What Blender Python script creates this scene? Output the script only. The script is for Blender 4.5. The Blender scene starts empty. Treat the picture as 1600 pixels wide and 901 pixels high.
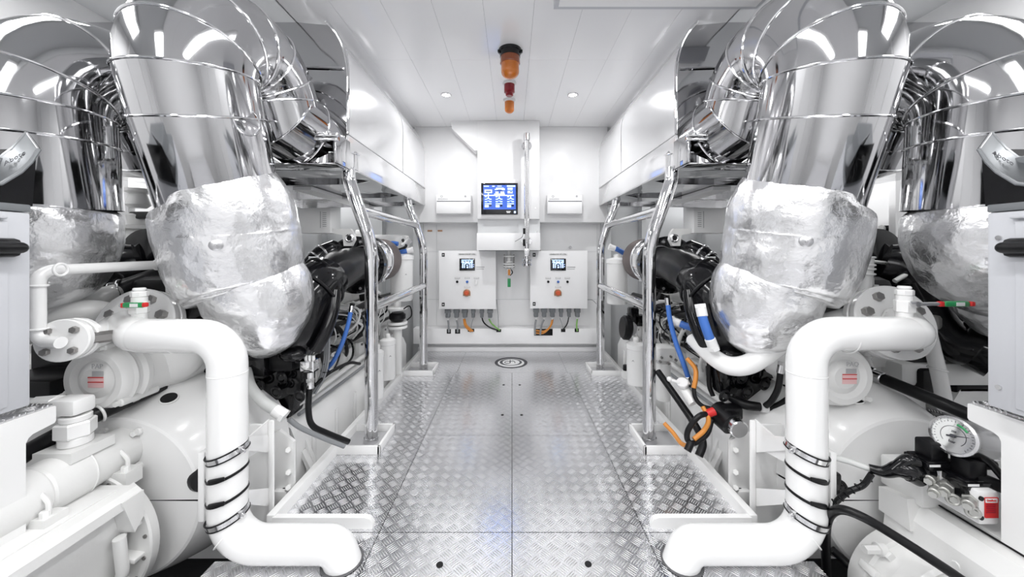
import bpy, bmesh, math, random
from mathutils import Vector, Matrix, noise
C = bpy.context.scene.collection
PI = math.pi
random.seed(7)
F = 545.0            # focal length in pixels of a 1600 px wide frame
CX, CY = 800.0, 390.0
# ---------------------------------------------------------------- camera, light, exposure
cam = bpy.data.cameras.new('camera'); camo = bpy.data.objects.new('camera', cam); C.objects.link(camo)
camo.location = (0, 0, 1.0); camo.rotation_euler = (PI/2, 0, 0)
cam.sensor_width = 36; cam.lens = F/1600*36; cam.shift_y = -(450.5-CY)/1600; cam.clip_start = 0.02
bpy.context.scene.camera = camo
sc = bpy.context.scene
sc.view_settings.view_transform = 'Standard'; sc.view_settings.look = 'None'
sc.view_settings.gamma = 1; sc.view_settings.use_curve_mapping = False
sc.view_settings.exposure = 0.48
w = bpy.data.worlds.new('world'); sc.world = w; w.use_nodes = True
w.node_tree.nodes['Background'].inputs[0].default_value = (1, 1, 1, 1)
w.node_tree.nodes['Background'].inputs[1].default_value = 0.5
def area(name, loc, sx, sy, power, rot=(0, 0, 0), col=(1, 1, 1)):
    l = bpy.data.lights.new(name, 'AREA'); l.shape = 'RECTANGLE'; l.size = sx; l.size_y = sy; l.energy = power; l.color = col
    o = bpy.data.objects.new(name, l); C.objects.link(o); o.location = loc; o.rotation_euler = rot
    return o
# ceiling strip lamps over the walkway (the fixtures stand in the script below)
STRIPS = [(-0.45, 0.75), (0.45, 0.75), (-0.45, -0.9), (0.45, -0.9)]
for x, y in STRIPS: area('strip_lamp_light', (x, y, 2.10), 0.12, 1.2, 10.5)
# fill lights added to brighten the engines and the space under the trunks
for s in (-1, 1):
    area('side_fill_light', (s*2.05, 0.9, 2.36), 0.3, 1.4, 11)
    area('side_fill_light', (s*1.95, 2.7, 1.95), 0.3, 1.2, 12)
    area('side_fill_light', (s*1.25, -0.6, 2.36), 0.3, 1.2, 8)
    area('tray_fill_light', (s*1.35, 2.75, 1.37), 0.10, 1.0, 2.5)
DOWN = [(-0.493, 2.61), (0.455, 2.61)]
for x, y in DOWN: area('downlight_light', (x, y, 2.135), 0.06, 0.06, 4.5)

# ---------------------------------------------------------------- materials
M = {}
def mat(name, col, rough=0.5, metal=0.0, coat=0.0, emit=0, alpha=None, trans=0, bump=None, spec=0.5):
    m = bpy.data.materials.new(name); m.use_nodes = True
    nt = m.node_tree; b = nt.nodes['Principled BSDF']
    b.inputs['Base Color'].default_value = (*col, 1); b.inputs['Roughness'].default_value = rough
    b.inputs['Metallic'].default_value = metal; b.inputs['Coat Weight'].default_value = coat
    b.inputs['Coat Roughness'].default_value = 0.06; b.inputs['Specular IOR Level'].default_value = spec
    if emit: b.inputs['Emission Color'].default_value = (*col, 1); b.inputs['Emission Strength'].default_value = emit
    if trans: b.inputs['Transmission Weight'].default_value = trans
    tc = nt.nodes.new('ShaderNodeTexCoord')
    if bump:                                    # list of (scale, strength, distance, detail)
        prev = None
        vec = tc.outputs['Object']
        if name.startswith('chrome'):            # rolled sheet: gentle waves stretched along the height
            mp = nt.nodes.new('ShaderNodeMapping'); mp.inputs['Scale'].default_value = (1, 1, .22); nt.links.new(vec, mp.inputs['Vector']); vec = mp.outputs[0]
        for scl, st, dist, det in bump:
            n = nt.nodes.new('ShaderNodeTexNoise'); n.inputs['Scale'].default_value = scl; n.inputs['Detail'].default_value = det
            nt.links.new(vec, n.inputs['Vector'])
            bp = nt.nodes.new('ShaderNodeBump'); bp.inputs['Strength'].default_value = st; bp.inputs['Distance'].default_value = dist
            nt.links.new(n.outputs['Fac'], bp.inputs['Height'])
            if prev: nt.links.new(prev.outputs['Normal'], bp.inputs['Normal'])
            prev = bp
        nt.links.new(prev.outputs['Normal'], b.inputs['Normal'])
    else:                                       # a faint roughness variation keeps every surface procedural
        n = nt.nodes.new('ShaderNodeTexNoise'); n.inputs['Scale'].default_value = 9
        nt.links.new(tc.outputs['Object'], n.inputs['Vector'])
        r = nt.nodes.new('ShaderNodeMapRange'); r.inputs['To Min'].default_value = max(0.01, rough*0.85); r.inputs['To Max'].default_value = min(1, rough*1.15)
        nt.links.new(n.outputs['Fac'], r.inputs['Value']); nt.links.new(r.outputs[0], b.inputs['Roughness'])
    M[name] = m
    return m
mat('wall', (.88, .88, .885), .38)
mat('wall_grey', (.62, .63, .64), .45)
mat('ceiling', (.90, .90, .91), .14, coat=.3)
mat('paint', (.88, .88, .875), .22, coat=.35, bump=[(30, .05, .002, 2)])
mat('cast', (.80, .80, .79), .30, coat=.25, bump=[(60, .18, .002, 3)])
mat('trunk', (.86, .86, .87), .13, metal=.55, bump=[(2.2, .08, .02, 1)])
mat('chrome', (.57, .57, .58), .075, metal=1, bump=[(7, .22, .02, 1)])
mat('chrome_pipe', (.74, .74, .75), .03, metal=1, bump=[(5, .06, .01, 1)])
mat('steel', (.70, .70, .71), .2, metal=1)
mat('bright_steel', (.83, .83, .84), .10, metal=1)
mat('brushed', (.26, .27, .28), .36, metal=1)
mat('foil', (.86, .86, .87), .27, metal=.90, bump=[(5, .5, .05, 2), (13, .5, .02, 4), (60, .3, .004, 4), (260, .25, .001, 2)])
mat('foil_button', (.55, .55, .56), .35, metal=.9)
mat('bolt', (.35, .34, .33), .35, metal=.9)
mat('rubber', (.007, .007, .008), .34, spec=.28)
mat('black', (.004, .004, .005), .12, spec=.42)
mat('black_matt', (.006, .006, .007), .33, spec=.25)
mat('zinc', (.50, .50, .48), .42, metal=.8)
mat('filter_cloth', (.10, .075, .07), .6)
mat('blue', (.05, .16, .52), .4)
mat('orange', (.62, .24, .04), .45)
mat('green', (.02, .28, .09), .4)
mat('green_wire', (.22, .45, .12), .45)
mat('red', (.60, .02, .02), .4)
mat('pink', (.85, .55, .55), .5)
mat('dark_red', (.30, .01, .03), .3)
mat('grey_cable', (.25, .26, .27), .45)
mat('grey_plastic', (.17, .18, .19), .45)
mat('light_hose', (.62, .63, .62), .5)
mat('cabinet', (.56, .57, .60), .4)
mat('glass_black', (.01, .01, .012), .05, coat=.5)
mat('dark_glass', (.004, .004, .005), .18, spec=.25)
mat('bilge', (.10, .10, .105), .5)
mat('amber', (.80, .22, .01), .05, trans=.3, coat=.6)
mat('amber_dark', (.28, .06, .01), .10, coat=.6)
mat('stop_red', (.62, .10, .03), .35)
mat('red_lens', (.32, .01, .02), .12, trans=.3)
mat('screen_blue', (.02, .07, .35), .3, emit=.9)
mat('screen_light', (.45, .62, .95), .3, emit=.9)
mat('screen_dark', (.01, .015, .05), .2)
mat('lamp_glow', (1, 1, 1), .3, emit=6)
mat('gauge_face', (.75, .76, .75), .4)
mat('copper', (.45, .26, .16), .35, metal=.8)
mat('label', (.80, .80, .80), .5)
mat('ink', (.05, .05, .06), .5)
mat('grey_ink', (.45, .45, .46), .5)

def chequer():
    m = bpy.data.materials.new('chequer_plate'); m.use_nodes = True
    nt = m.node_tree; b = nt.nodes['Principled BSDF']
    b.inputs['Metallic'].default_value = 1; b.inputs['Roughness'].default_value = .30
    b.inputs['Base Color'].default_value = (.66, .66, .68, 1)
    tc = nt.nodes.new('ShaderNodeTexCoord'); sep = nt.nodes.new('ShaderNodeSeparateXYZ')
    nt.links.new(tc.outputs['Object'], sep.inputs[0])
    def mth(op, a, b_=None, c=None):
        n = nt.nodes.new('ShaderNodeMath'); n.operation = op
        for i, v in enumerate((a, b_, c)):
            if v is None: continue
            if isinstance(v, (int, float)): n.inputs[i].default_value = v
            else: nt.links.new(v, n.inputs[i])
        return n.outputs[0]
    k = 1/(math.sqrt(2)*0.0379)
    x, y = sep.outputs[0], sep.outputs[1]
    u = mth('MULTIPLY', mth('ADD', x, y), k); v = mth('MULTIPLY', mth('SUBTRACT', x, y), k)
    fu0, fv0 = mth('FLOOR', u), mth('FLOOR', v)
    par = mth('FLOORED_MODULO', mth('ADD', fu0, fv0), 2)
    fu = mth('SUBTRACT', mth('SUBTRACT', u, fu0), .5); fv = mth('SUBTRACT', mth('SUBTRACT', v, fv0), .5)
    inv = mth('SUBTRACT', 1, par)
    a = mth('ADD', mth('MULTIPLY', fu, inv), mth('MULTIPLY', fv, par))
    bb = mth('ADD', mth('MULTIPLY', fv, inv), mth('MULTIPLY', fu, par))
    wave = mth('COSINE', mth('MULTIPLY', bb, 2*PI*5.0))
    clip = mth('LESS_THAN', mth('ABSOLUTE', bb), .46)
    h = mth('MAXIMUM', mth('SUBTRACT', wave, mth('MULTIPLY', mth('MULTIPLY', a, a), 5.4)), 0)
    h = mth('MULTIPLY', h, clip)
    bp = nt.nodes.new('ShaderNodeBump'); bp.inputs['Strength'].default_value = .9; bp.inputs['Distance'].default_value = .0018
    nt.links.new(h, bp.inputs['Height']); nt.links.new(bp.outputs[0], b.inputs['Normal'])
    no = nt.nodes.new('ShaderNodeTexNoise'); no.inputs['Scale'].default_value = 3; nt.links.new(tc.outputs['Object'], no.inputs['Vector'])
    top = mth('MINIMUM', mth('MULTIPLY', h, 2.5), 1)            # bar tops are matt and paler, the sheet between is smooth
    r = mth('ADD', mth('MULTIPLY', no.outputs['Fac'], .06), .17)
    r = mth('ADD', r, mth('MULTIPLY', top, .25)); nt.links.new(r, b.inputs['Roughness'])
    mx = nt.nodes.new('ShaderNodeMix'); mx.data_type = 'RGBA'; nt.links.new(top, mx.inputs[0])
    mx.inputs[6].default_value = (.82, .82, .84, 1); mx.inputs[7].default_value = (.92, .92, .93, 1)
    nt.links.new(mx.outputs[2], b.inputs['Base Color'])
    M['chequer'] = m
chequer()

def pleats():
    """fine grooves around the axis of a filter element"""
    m = M['filter_cloth']; nt = m.node_tree; b = nt.nodes['Principled BSDF']
    tc = nt.nodes.new('ShaderNodeTexCoord'); g = nt.nodes.new('ShaderNodeTexWave')
    g.wave_type = 'BANDS'; g.bands_direction = 'Y'; g.inputs['Scale'].default_value = 32
    nt.links.new(tc.outputs['Object'], g.inputs['Vector'])
    r = nt.nodes.new('ShaderNodeValToRGB'); r.color_ramp.elements[0].color = (.02, .018, .018, 1); r.color_ramp.elements[1].color = (.30, .25, .24, 1)
    nt.links.new(g.outputs[0], r.inputs[0]); nt.links.new(r.outputs[0], b.inputs['Base Color'])
pleats()

# ---------------------------------------------------------------- helpers
def at(px, py, d):
    """photo pixel and distance along the room -> point in the room"""
    return Vector(((px-CX)/F*d, d, 1.0+(CY-py)/F*d))
def catmull(pts, k=8):
    pts = [Vector(p) for p in pts]
    if len(pts) < 3: return pts
    out = []
    P = [pts[0]*2-pts[1]] + pts + [pts[-1]*2-pts[-2]]
    for i in range(1, len(P)-2):
        a, b, c, d = P[i-1], P[i], P[i+1], P[i+2]
        for j in range(k):
            t = j/k
            out.append(.5*((2*b)+(c-a)*t+(2*a-5*b+4*c-d)*t*t+(3*b-a-3*c+d)*t**3))
    out.append(pts[-1]); return out
def rounded(pts, r, k=7):
    """polyline with filleted corners: straight pipe runs and clean bends"""
    pts = [Vector(p) for p in pts]; out = [pts[0]]
    for i in range(1, len(pts)-1):
        a, b, c = pts[i-1], pts[i], pts[i+1]
        u = (a-b).normalized(); v = (c-b).normalized()
        rr = r[i-1] if isinstance(r, (list, tuple)) else r
        ang = u.angle(v)/2
        t = min(rr/max(math.tan(ang), .05), (a-b).length*.49, (c-b).length*.49)
        p, q = b+u*t, b+v*t
        R = t*math.tan(ang); cen = b+(u+v).normalized()*math.hypot(t, R)
        for j in range(k+1):
            f = j/k; w1 = (p-cen); w2 = (q-cen); th = w1.angle(w2)
            if th < 1e-4: out.append(p); break
            out.append(cen+(w1*math.sin((1-f)*th)+w2*math.sin(f*th))/math.sin(th))
    out.append(pts[-1]); return out
class MB:
    def __init__(s): s.v = []; s.f = []
    def add(s, v, f):
        n = len(s.v); s.v += [Vector(p) for p in v]; s.f += [[i+n for i in q] for q in f]; return s
    def box(s, c, d, bev=0, rot=None, seg=2):
        bm = bmesh.new(); bmesh.ops.create_cube(bm, size=1)
        bmesh.ops.scale(bm, vec=Vector(d), verts=bm.verts)
        if bev: bmesh.ops.bevel(bm, geom=bm.edges[:], offset=min(bev, min(d)*.49), segments=seg, affect='EDGES', profile=.5)
        R = rot if rot else Matrix.Identity(3)
        vs = [Vector(c)+R @ q.co for q in bm.verts]; fs = [[q.index for q in f.verts] for f in bm.faces]
        bm.free(); return s.add(vs, fs)
    def bb(s, lo, hi, bev=0):
        lo, hi = Vector(lo), Vector(hi)
        a = Vector([min(p, q) for p, q in zip(lo, hi)]); b = Vector([max(p, q) for p, q in zip(lo, hi)])
        return s.box((a+b)/2, b-a, bev)
    def prism(s, poly, vec):
        poly = [Vector(p) for p in poly]; vec = Vector(vec); n = len(poly)
        f = [list(range(n))[::-1], [i+n for i in range(n)]] + [[i, (i+1) % n, (i+1) % n+n, i+n] for i in range(n)]
        return s.add(poly+[p+vec for p in poly], f)
    def tube(s, path, r, n=14, caps=True, fn=None, closed=False, tans=None):
        path = [Vector(p) for p in path]; N = len(path)
        rr = r if isinstance(r, (list, tuple)) else [r]*N
        if len(rr) != N: rr = [rr[min(len(rr)-1, int(i*(len(rr)-1)/(N-1)))]*(1-((i*(len(rr)-1)/(N-1)) % 1))+rr[min(len(rr)-1, int(i*(len(rr)-1)/(N-1))+1)]*((i*(len(rr)-1)/(N-1)) % 1) for i in range(N)]
        T = []
        for i in range(N):
            if closed: t = path[(i+1) % N]-path[i-1]
            else: t = path[min(i+1, N-1)]-path[max(i-1, 0)]
            T.append(t.normalized())
        if tans: T = tans
        up = Vector((0, 0, 1)) if abs(T[0].z) < .9 else Vector((1, 0, 0))
        U = (up-T[0]*up.dot(T[0])).normalized(); vs = []
        for i in range(N):
            if i: U = (U-T[i]*U.dot(T[i])).normalized()
            V = T[i].cross(U)
            for j in range(n):
                a = 2*PI*j/n; dd = U*math.cos(a)+V*math.sin(a)
                q = rr[i]*(fn(i/(N-1), a) if fn else 1)
                vs.append(path[i]+dd*q)
        fs = []
        for i in range(N if closed else N-1):
            for j in range(n):
                i2 = (i+1) % N
                fs.append([i*n+j, i*n+(j+1) % n, i2*n+(j+1) % n, i2*n+j])
        if caps and not closed: fs.append(list(range(n))[::-1]); fs.append([(N-1)*n+j for j in range(n)])
        return s.add(vs, fs)
    def lathe(s, prof, o, ax, n=32, caps=True):
        o = Vector(o); ax = Vector(ax).normalized()
        up = Vector((0, 0, 1)) if abs(ax.z) < .9 else Vector((1, 0, 0))
        U = (up-ax*up.dot(ax)).normalized(); V = ax.cross(U); vs = []
        for r, h in prof:
            for j in range(n):
                a = 2*PI*j/n; vs.append(o+ax*h+(U*math.cos(a)+V*math.sin(a))*max(r, 1e-4))
        fs = []
        for i in range(len(prof)-1):
            for j in range(n): fs.append([i*n+j, i*n+(j+1) % n, (i+1)*n+(j+1) % n, (i+1)*n+j])
        if caps: fs.append(list(range(n))[::-1]); fs.append([(len(prof)-1)*n+j for j in range(n)])
        return s.add(vs, fs)
    def cyl(s, a, b, r, n=20, r2=None, bev=0):
        a, b = Vector(a), Vector(b); L = (b-a).length; r2 = r if r2 is None else r2
        if bev: pr = [(r-bev, 0), (r, bev), (r2, L-bev), (r2-bev, L)]
        else: pr = [(r, 0), (r2, L)]
        return s.lathe(pr, a, b-a, n)
    def torus(s, c, ax, R, r, n=40, m=8, sx=None):
        c = Vector(c); ax = Vector(ax).normalized()
        up = Vector((0, 0, 1)) if abs(ax.z) < .9 else Vector((1, 0, 0))
        U = (up-ax*up.dot(ax)).normalized(); V = ax.cross(U)
        path = [c+(U*math.cos(2*PI*i/n)+V*math.sin(2*PI*i/n))*R for i in range(n)]
        return s.tube(path, r, m, closed=True)
    def sphere(s, c, r, n=16, sc=(1, 1, 1)):
        c = Vector(c); vs = []; fs = []; m = n//2
        for i in range(m+1):
            th = PI*i/m
            for j in range(n):
                a = 2*PI*j/n; vs.append(c+Vector((math.sin(th)*math.cos(a)*sc[0], math.sin(th)*math.sin(a)*sc[1], math.cos(th)*sc[2]))*r)
        for i in range(m):
            for j in range(n): fs.append([i*n+j, i*n+(j+1) % n, (i+1)*n+(j+1) % n, (i+1)*n+j])
        return s.add(vs, fs)
    def build(s, name, m, parent=None, sharp=34, loc=None):
        mn = [min(v[i] for v in s.v) for i in range(3)]; mx = [max(v[i] for v in s.v) for i in range(3)]
        org = Vector(((mn[0]+mx[0])/2, (mn[1]+mx[1])/2, mn[2])) if loc is None else Vector(loc)
        if parent is not None: org = Vector(parent.parent.location if parent.parent else parent.location)
        me = bpy.data.meshes.new(name); bm = bmesh.new()
        vs = [bm.verts.new(v-org) for v in s.v]
        for f in s.f:
            try: bm.faces.new([vs[i] for i in f])
            except ValueError: pass
        bmesh.ops.remove_doubles(bm, verts=bm.verts, dist=1e-5)
        bmesh.ops.recalc_face_normals(bm, faces=bm.faces)
        for f in bm.faces: f.smooth = True
        for e in bm.edges:
            if len(e.link_faces) == 2 and e.calc_face_angle(0) > math.radians(sharp): e.smooth = False
        bm.to_mesh(me); bm.free(); me.materials.append(M[m])
        o = bpy.data.objects.new(name, me); C.objects.link(o)
        if parent is not None: o.parent = parent     # meshes of parts are in the thing's own frame
        else: o.location = org
        return o
def thing(name, label, cat, loc, group=None):
    o = bpy.data.objects.new(name, None); C.objects.link(o); o.empty_display_size = .05
    o.location = loc; o['label'] = label; o['category'] = cat
    if group: o['group'] = group
    return o
def tag(o, label, cat, group=None):
    o['label'] = label; o['category'] = cat
    if group: o['group'] = group
    return o
def struct(o): o['kind'] = 'structure'; return o
def text(body, size, o, right, up, m, parent, name='lettering', ex=.0006, align='CENTER'):
    cu = bpy.data.curves.new('t', 'FONT'); cu.body = body; cu.size = size; cu.extrude = ex; cu.align_x = align; cu.align_y = 'CENTER'; cu.resolution_u = 2
    ob = bpy.data.objects.new('t', cu); C.objects.link(ob)
    dg = bpy.context.evaluated_depsgraph_get(); me = bpy.data.meshes.new_from_object(ob.evaluated_get(dg))
    right = Vector(right).normalized(); up = Vector(up).normalized(); nrm = right.cross(up)
    mb = MB(); mb.add([Vector(o)+right*v.co.x+up*v.co.y+nrm*v.co.z for v in me.vertices], [list(p.vertices) for p in me.polygons])
    bpy.data.objects.remove(ob); bpy.data.curves.remove(cu); bpy.data.meshes.remove(me)
    return mb.build(name, m, parent)

# ================================================================ THE SETTING
BW = 3.45                                   # distance of the end wall
ZC = 2.16
def quad_plate(x0, x1, y0, y1, z0, z1, bev=0): return MB().bb((x0, y0, z0), (x1, y1, z1), bev)
# floor plates: the joints between them are real gaps
g = .0014
fl = MB()
xs = [-.86, -.47, 0, .47, .86]
for (ya, yb) in ((1.235, 1.88), (1.88, 2.84)):
    for i in range(4): fl.bb((xs[i]+g, ya+g, -.012), (xs[i+1]-g, yb-g, 0))
for i in (0, 2, 3):
    a, b = (xs[0], -.45) if i == 0 else ((-.45, .45) if i == 2 else (.45, xs[4]))
    fl.bb((a+g, 2.84+g, -.012), (b-g, BW+.02, 0))
for (xa, xb) in ((-.955, -.47), (-.47, 0), (0, .47), (.47, .97)):
    fl.bb((xa+g, .75, -.012), (xb-g, 1.12 if abs(xa) > .8 or abs(xb) > .8 else 1.235-g, 0))
for s in (-1, 1): fl.bb((s*.47+s*g, 1.12, -.012), (s*.86, 1.235-g, 0))
for (xa, xb) in ((-1.02, 0), (0, 1.02)): fl.bb((xa+g, -2.2, -.012), (xb-g, .75-g, 0))
fl = struct(fl.build('floor', 'chequer'))
for px, py, m in ((687, 882, 'black_matt'), (919, 881, 'black_matt'), (528, 811, 'rubber'), (1079, 811, 'rubber'), (785, 648, 'rubber'), (815, 648, 'rubber'), (787, 601, 'rubber'), (812, 601, 'rubber'), (768, 579, 'label'), (827, 579, 'label')):
    d = F/(py-CY); p = at(px, py, d); r = .011 if py > 700 else .009
    MB().cyl((p.x, p.y, -.002), (p.x, p.y, .0012), r, 20).build('floor_plug', m, fl)
struct(MB().bb((-2.7, -2.3, -.62), (2.7, 4.2, -.6)).build('floor_bilge', 'bilge'))
struct(MB().bb((-.86, -2.2, -.03), (.86, 3.45, -.016)).build('floor_underlay', 'bilge'))
# ceiling of lacquered panels with joints
ce = MB(); cx = [-1.10, -.855, -.615, -.377, -.137, .105, .34, .578, .82, 1.10]; cy = [-2.2, -.6, .7, 2.13, 3.47]
for i in range(9):
    for j in range(4): ce.bb((cx[i]+.0005, cy[j]+.0006, ZC), (cx[i+1]-.0005, cy[j+1]-.0006, ZC+.02))
ce.bb((-1.10, -2.2, ZC+.024), (1.10, 4.0, ZC+.03))
struct(ce.build('ceiling', 'ceiling'))
cs = MB()
for s in (-1, 1): cs.bb((s*1.10, -2.3, 2.42), (s*2.7, 4.2, 2.44)); cs.bb((s*1.095, -2.3, ZC), (s*1.105, 4.0, 2.43))
struct(cs.build('ceiling_side', 'wall_grey'))
# walls
for s, n in ((-1, 'left'), (1, 'right')):
    wl = MB().bb((s*2.5, -2.3, -.6), (s*2.55, 4.2, 2.44))
    for k in range(6): wl.bb((s*2.49, -1.8+k*1.0, -.6), (s*2.42, -1.76+k*1.0, 2.44))
    struct(wl.build('wall_'+n, 'wall'))
    rc = MB().bb((s*.90, BW+.14, -.6), (s*2.55, BW+.19, 2.44))
    rc.bb((s*1.30, BW+.04, -.6), (s*1.34, BW+.14, 2.2)); rc.bb((s*1.9, BW+.04, -.6), (s*1.94, BW+.14, 2.2))
    rc.bb((s*.88, BW+.0, -.3), (s*.98, BW+.15, 2.16), .004)
    struct(rc.build('wall_recess_'+n, 'wall_grey'))
struct(MB().bb((-2.55, -2.3, -.6), (2.55, -2.25, 2.44)).build('wall_rear', 'wall'))
wx0 = lambda px: (px-CX)/F*(BW-.32)
bw = MB()
bw.bb((-.93, BW+.02, -.1), (.93, BW+.12, ZC))                       # lower wall sheet
struct(bw.build('wall_end', 'wall'))
struct(MB().bb((-.95, BW-.10, .095), (.865, BW+.03, .245), .006).build('trim_1', 'wall'))
struct(MB().bb((-.92, BW-.03, 0), (.90, BW+.03, .045), .003).build('trim_2', 'wall'))
struct(MB().bb((-.92, BW-.16, 1.26), (wx0(746)-.001, BW+.019, ZC-.001), .002).build('wall_upper_left', 'wall'))   # upper wall stands proud
struct(MB().bb((wx0(843)+.001, BW-.16, 1.26), (.90, BW+.019, ZC-.001), .002).build('wall_upper_right', 'wall'))
# faint sheet joints on the end wall and plug dots
jn = MB()
for px in (682, 933): p = at(px, 430, BW+.018); jn.bb((p.x-.0015, BW+.017, .25), (p.x+.0015, BW+.021, 1.25))
for py in (393, 468): z = 1+(CY-py)/F*BW; jn.bb((-.92, BW+.017, z-.0015), (.90, BW+.021, z+.0015))
struct(jn.build('trim_3', 'wall_grey'))

# central casing above the screen
casing = thing('instrument_casing', 'white central wall casing that carries the large blue screen', 'casing', (0, BW-.3, .99))
DW = BW-.32
def wz(py, d=BW): return 1+(CY-py)/F*d
def wx(px, d=BW): return (px-CX)/F*d
q = MB(); q.bb((wx(746, DW), DW, wz(342, DW)), (wx(843, DW), BW+.018, ZC-.001), .004)
q.build('casing_body', 'wall', casing)
q = MB(); a = at(704, 187, DW); b = at(746, 187, DW); c = at(746, 234, DW)
q.prism([(a.x, DW+.01, ZC), (b.x+.005, DW+.01, ZC), (b.x+.005, DW+.01, c.z), (b.x-.03, DW+.01, c.z), (a.x+.01, DW+.01, ZC-.07)], (0, .15, 0)); q.build('gusset', 'wall', casing)
q = MB(); q.prism([(wx(746, DW), DW+.03, wz(342, DW)), (wx(746, DW), DW+.03, wz(390, DW)), (wx(746, DW), BW+.018, wz(390, DW)), (wx(746, DW), BW+.018, wz(342, DW))], (wx(844, DW)-wx(746, DW), 0, 0))
q.build('lower_casing', 'wall_grey', casing)
q = MB().bb((wx(745, DW), DW-.012, wz(391, DW)), (wx(844, DW), DW+.03, wz(364, DW)), .003); q.build('drip_panel', 'wall', casing)
q = MB().bb((wx(748, DW), DW-.01, wz(391.6, DW)), (wx(845, DW), DW+.05, wz(390.4, DW))); q.build('edge_strip', 'black_matt', casing)
for px, py in ((837, 285), (837, 325), (839, 361), (839, 387), (779, 287)): MB().cyl((wx(px, DW), DW-.004, wz(py, DW)), (wx(px, DW), DW+.002, wz(py, DW)), .005, 10).build('screw', 'steel', casing)

# large screen
D = DW-.012
scr = thing('monitor', 'large black framed screen with a blue machinery diagram, above the walkway end', 'screen', (wx(780, D), D, wz(335, D)))
MB().bb((wx(751, D), D-.004, wz(340, D)), (wx(812, D), D+.014, wz(281, D)), .003).build('mounting_plate', 'wall', scr)
MB().bb((wx(752, D), D-.02, wz(335.3, D)), (wx(809, D), D+.0, wz(286.3, D)), .003).build('bezel', 'glass_black', scr)
dd = D-.021
MB().bb((wx(755.2, dd), dd, wz(327, dd)), (wx(806, dd), dd+.002, wz(289, dd))).build('display', 'screen_blue', scr)
wg = MB()
def wrect(x0, y0, x1, y1, mb, k=0): mb.bb((wx(x0, dd), dd-.001-k, wz(y1, dd)), (wx(x1, dd), dd+.0005, wz(y0, dd)))
for r in ((756, 290, 764, 291.5), (769, 290, 773, 291.6), (777, 290, 784, 291.2), (792, 289.4, 805, 291.8), (757, 296, 769, 301.5), (775, 293, 787, 296), (773, 295, 778, 296.5), (784, 294, 789, 297), (774, 299, 779, 302), (782, 299, 788, 302), (772, 302.3, 789, 303.8),
          (793, 293, 801, 296.5), (793, 298, 801, 302), (756, 304.2, 803, 306), (762, 302, 764, 306)): wrect(*r, wg)
for c in (757.5, 774.5, 792.5):
    for r in ((0, 305, 3, 308), (4.6, 305, 6.4, 310), (0, 310.5, 3.6, 311.8), (7, 310.5, 10.6, 311.8), (3, 309.5, 8, 310.6), (0, 314, 3.6, 315.6), (7, 314, 10.6, 315.6), (4, 313.3, 7.4, 314.2), (0, 317.5, 10.6, 319), (0, 320, 6, 323.8)):
        wrect(c+r[0], r[1], c+r[2], r[3], wg)
wg.build('diagram', 'screen_light', scr)
wd = MB()
for c in (757.5, 774.5, 792.5): wrect(c+6.6, 319.6, c+10.4, 322.4, wd)
for r in ((759, 298, 767, 299.6), (776, 297.5, 786, 298.4), (797, 298.6, 800, 300)): wrect(*r, wd, .001)
wd.build('dark_fields', 'screen_dark', scr)
wd = MB()
for r in ((791, 329.6, 798, 331), (792, 331.4, 797, 332.6)): wrect(*r, wd)
wd.build('maker_mark', 'label', scr)
MB().bb((wx(803, dd), dd-.001, wz(333, dd)), (wx(806, dd), dd+.001, wz(329.5, dd))).build('status_light', 'screen_light', scr)

# wall boxes with a maker's logo
def wallbox(x0, side, lab):
    d = BW-.24; t = thing('wall_box', lab, 'equipment box', (wx(x0+28, d), d+.06, wz(334, d)), 'white boxes on the end wall')
    MB().bb((wx(x0, d), d, wz(334, d)), (wx(x0+55, d), d+.08, wz(304, d)), .006).build('housing', 'wall', t)
    MB().bb((wx(x0+1, d), d-.004, wz(333, d)), (wx(x0+54.4, d), d+.002, wz(315, d)), .002).build('cover', 'wall', t)
    MB().bb((wx(x0+1.6, d), d-.0015, wz(315, d)), (wx(x0+54, d), d+.002, wz(313.8, d))).build('seam', 'ink', t)
    MB().bb((wx(x0+1.6, d), d-.003, wz(334.6, d)), (wx(x0+54, d), d+.02, wz(333.2, d))).build('bottom_edge', 'grey_ink', t)
    text('aventics', .028, (wx(x0+11, d), d-.001, wz(310.6, d)), (1, 0, 0), (0, 0, 1), 'grey_ink', t, 'logo')
    MB().torus((wx(x0+9, d), d-.001, wz(306.6, d)), (0, 1, 0), .009, .002, 16, 6).build('logo_ring', 'grey_ink', t)
    MB().cyl((wx(x0+46, d), d-.004, wz(306.5, d)), (wx(x0+46, d), d, wz(306.5, d)), .009, 14).build('lamp', 'grey_ink', t)
wallbox(681, -1, 'flat white box with small logo left of the blue screen')
wallbox(855, 1, 'flat white box with small logo right of the level gauge')
for px in (671, 687):
    tag(MB().bb((wx(px-3.6, BW), BW+.012, wz(361.5)), (wx(px+3.6, BW), BW+.021, wz(359))).build('warning_label', 'copper'), 'small orange label on the end wall, %s of a pair' % ('left one' if px < 680 else 'right one'), 'label', 'small orange labels on the end wall')

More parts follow.
